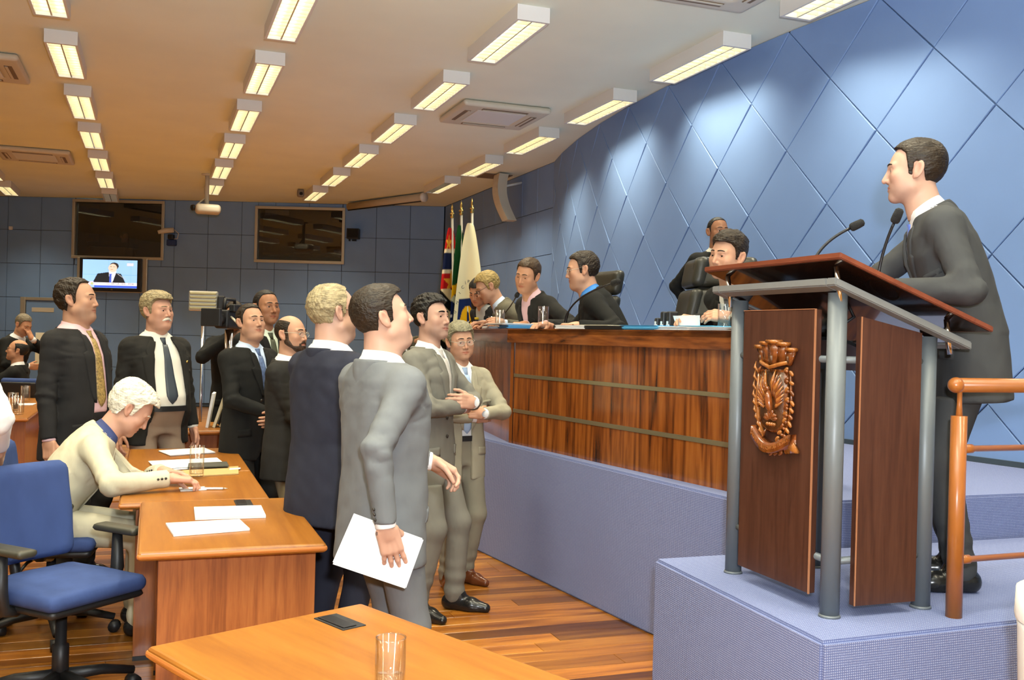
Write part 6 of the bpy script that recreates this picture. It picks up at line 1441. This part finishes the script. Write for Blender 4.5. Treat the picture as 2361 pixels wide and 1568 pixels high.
P('man in spectacles, black jacket and royal blue shirt in profile', (2.945, 6.0, DZ), 1370, -84, -96, H=1.74, lod=0, lean=.29, bend=.36, girth=1.12, hpitch=deg(-8), **S, head=H_(skin=WARM, hairmat=HM['dkbrown'], glasses=M['alu'], thin=True, hair=dict(line='full', front=.008, top=.015, side=.010, back=.008, rough=.004, seed=38), fat=.008), jacket=SU['black'], shirt=SH['royal'], cuffs=False, arms=dict(L=dict(w=(2.55, 5.78, 1.60), wpole=(.5, -.8, -.6), wdir=(-.7, .7, 0), wpalm=(0, 0, -1), curl=.5), R=dict(w=(2.53, 6.25, 1.60), wpole=(.5, .8, -.6), wdir=(-.9, -.4, 0), wpalm=(0, 0, -1), curl=.5)))
P('short haired man in black suit standing behind the leather chair', (4.28, 6.98, DZ), 1640, 158, 152, H=1.735, lod=1, head=H_(skin=BROWN, hairmat=HM['black'], hair=dict(line='receding', top=.004, side=.003, rough=.0008, seed=40)), jacket=SU['black'], shirt=SH['cream'], arms=dict(R=dict(t=(.12, -.20, .98), pole=(1, -.6, 0)), L=dict(t=(-.12, -.20, .98), pole=(-1, -.6, 0))))
P('dark haired man in black suit holding a white sheet at the rostrum', (3.09, 4.54, DZ), 1690, -135, -140, H=1.74, lod=0, lean=.42, bend=.26, hpitch=deg(-3), hroll=deg(-6), seat=.465, hem=-.12, feet=S['feet'], head=H_(skin=WARM, hairmat=HM['dkbrown'], hair=dict(line='full', top=.024, side=.008, quiff=.006, rough=.0045, front=-.004, seed=42), gaze=(-.1, 0), stubble=.2, fat=.003), jacket=SU['black'], shirt=SH['cream'], tie=TI['bw'], arms=dict(R=dict(w=(2.80, 4.78, 1.63), wpole=(.3, .9, -.6), wdir=(-.8, -.2, .05), wpalm=(0, -.6, -.7), curl=.5, thumb=.6), L=dict(w=(2.78, 4.36, 1.64), wpole=(.6, -.8, -.6), wdir=(-.7, .5, .1), wpalm=(0, .7, -.6), curl=.5, thumb=.6)))
P('booth operator seated in the dark behind the left window', (tuple(Vector((5.29, 18.60, 0)) + Vector((-.933, .360, 0)) * 6.72 - Vector((-.360, -.933, 0)) * 1.1 + Vector((0, 0, 2.15)))), 235, 150, 140, H=1.70, lod=2, seat=.46, head=H_(skin=BROWN, hairmat=HM['black'], hair=dict(seed=45)), jacket=SU['dark'], shirt=SH['white'])
# papers in hands
def held(name, label, corners, th, m, n=4, cat='papers'):
    r = empty(name, label, cat, corners[0]); c0 = Vector(corners[0]); q = [Vector(c) - c0 for c in corners]; nn = (q[1] - q[0]).cross(q[3] - q[0]).normalized()
    for i in range(n):
        a = nn * (th * (i / n - .5)); b = nn * (th * ((i + .8) / n - .5)); sh = (q[1] - q[0]) * (.012 * ((i * 7) % 3 - 1)) + (q[3] - q[0]) * (.02 * ((i * 5) % 3 - 1))
        V_ = [p + a + sh for p in q] + [p + b + sh for p in q]; npmesh('sheet', V_, [(3, 2, 1, 0), (4, 5, 6, 7), (0, 1, 5, 4), (1, 2, 6, 5), (2, 3, 7, 6), (3, 0, 4, 7)], m, r, False)
    return r
held('paper_bundle', 'thick bundle of white papers in the grey suited man\'s hand', [(.657, 3.325, .904), (.881, 3.262, .822), (.825, 3.262, .663), (.590, 3.325, .744)], .018, M['paper'], 5)
held('paper_sheet', 'white sheet held over the rostrum by the dark haired man', [(2.66, 4.76, 1.655), (2.67, 4.50, 1.655), (2.68, 4.51, 1.585), (2.67, 4.73, 1.585)], .004, M['paper'], 1, 'paper')
bw = empty('wall_notice', 'white notice sheet on a stand behind the seated far men', 'notice', (-1.12, 13.4, 1.0)); box('sheet', (-.22, -.01, 0), (.16, .01, .42), M['paperwarm'], bw); 
for i in range(5): box('print_line', (-.17, -.013, .08 + .06 * i), (.10, -.010, .092 + .06 * i), M['print'], bw)
tube('stand', [(0, .02, -1.0), (0, .02, .1)], .012, M['blackm'], bw, 6)
# video camera on its tripod, lens towards the rostrum side
vc = empty('video_camera', 'shoulder sized black video camera on a tripod before the cameraman', 'video camera', (.585, 8.30, 0), math.radians(150))
sdfobj('camera_body', lambda P: rbox(P, (0, 0, 1.60), (.06, .15, .075), .015), (-.09, -.18, 1.5), (.09, .18, 1.7), .013, M['black'], vc); tube('lens', [(0, .15, 1.60), (0, .20, 1.60), (0, .21, 1.60), (0, .30, 1.60)], [.045, .045, .055, .06], M['blackm'], vc, 16); box('viewfinder', (-.10, -.02, 1.66), (-.05, .12, 1.72), M['black'], vc, .008); tube('handle', [(0, -.10, 1.68), (0, -.08, 1.76), (0, .08, 1.76), (0, .10, 1.68)], .014, M['black'], vc, 8)
box('mat_box', (-.08, .29, 1.54), (.08, .33, 1.68), M['black'], vc, .006); tube('cable', [(-.06, .1, 1.62), (-.16, .14, 1.55), (-.20, .10, 1.36), (-.14, .02, 1.2), (-.15, 0, 1.0)], .010, M['offwhite'], vc, 6); box('battery', (-.05, -.21, 1.54), (.05, -.15, 1.66), M['blackm'], vc, .006)
tube('tripod_column', [(0, 0, .75), (0, 0, 1.52)], .035, M['chrome'], vc, 14)
for i in range(3): a = 2 * PI * i / 3; tube('tripod_leg', [(.03 * math.cos(a), .03 * math.sin(a), .95), (.28 * math.cos(a), .28 * math.sin(a), 0)], [.02, .014], M['blackm'], vc, 8)
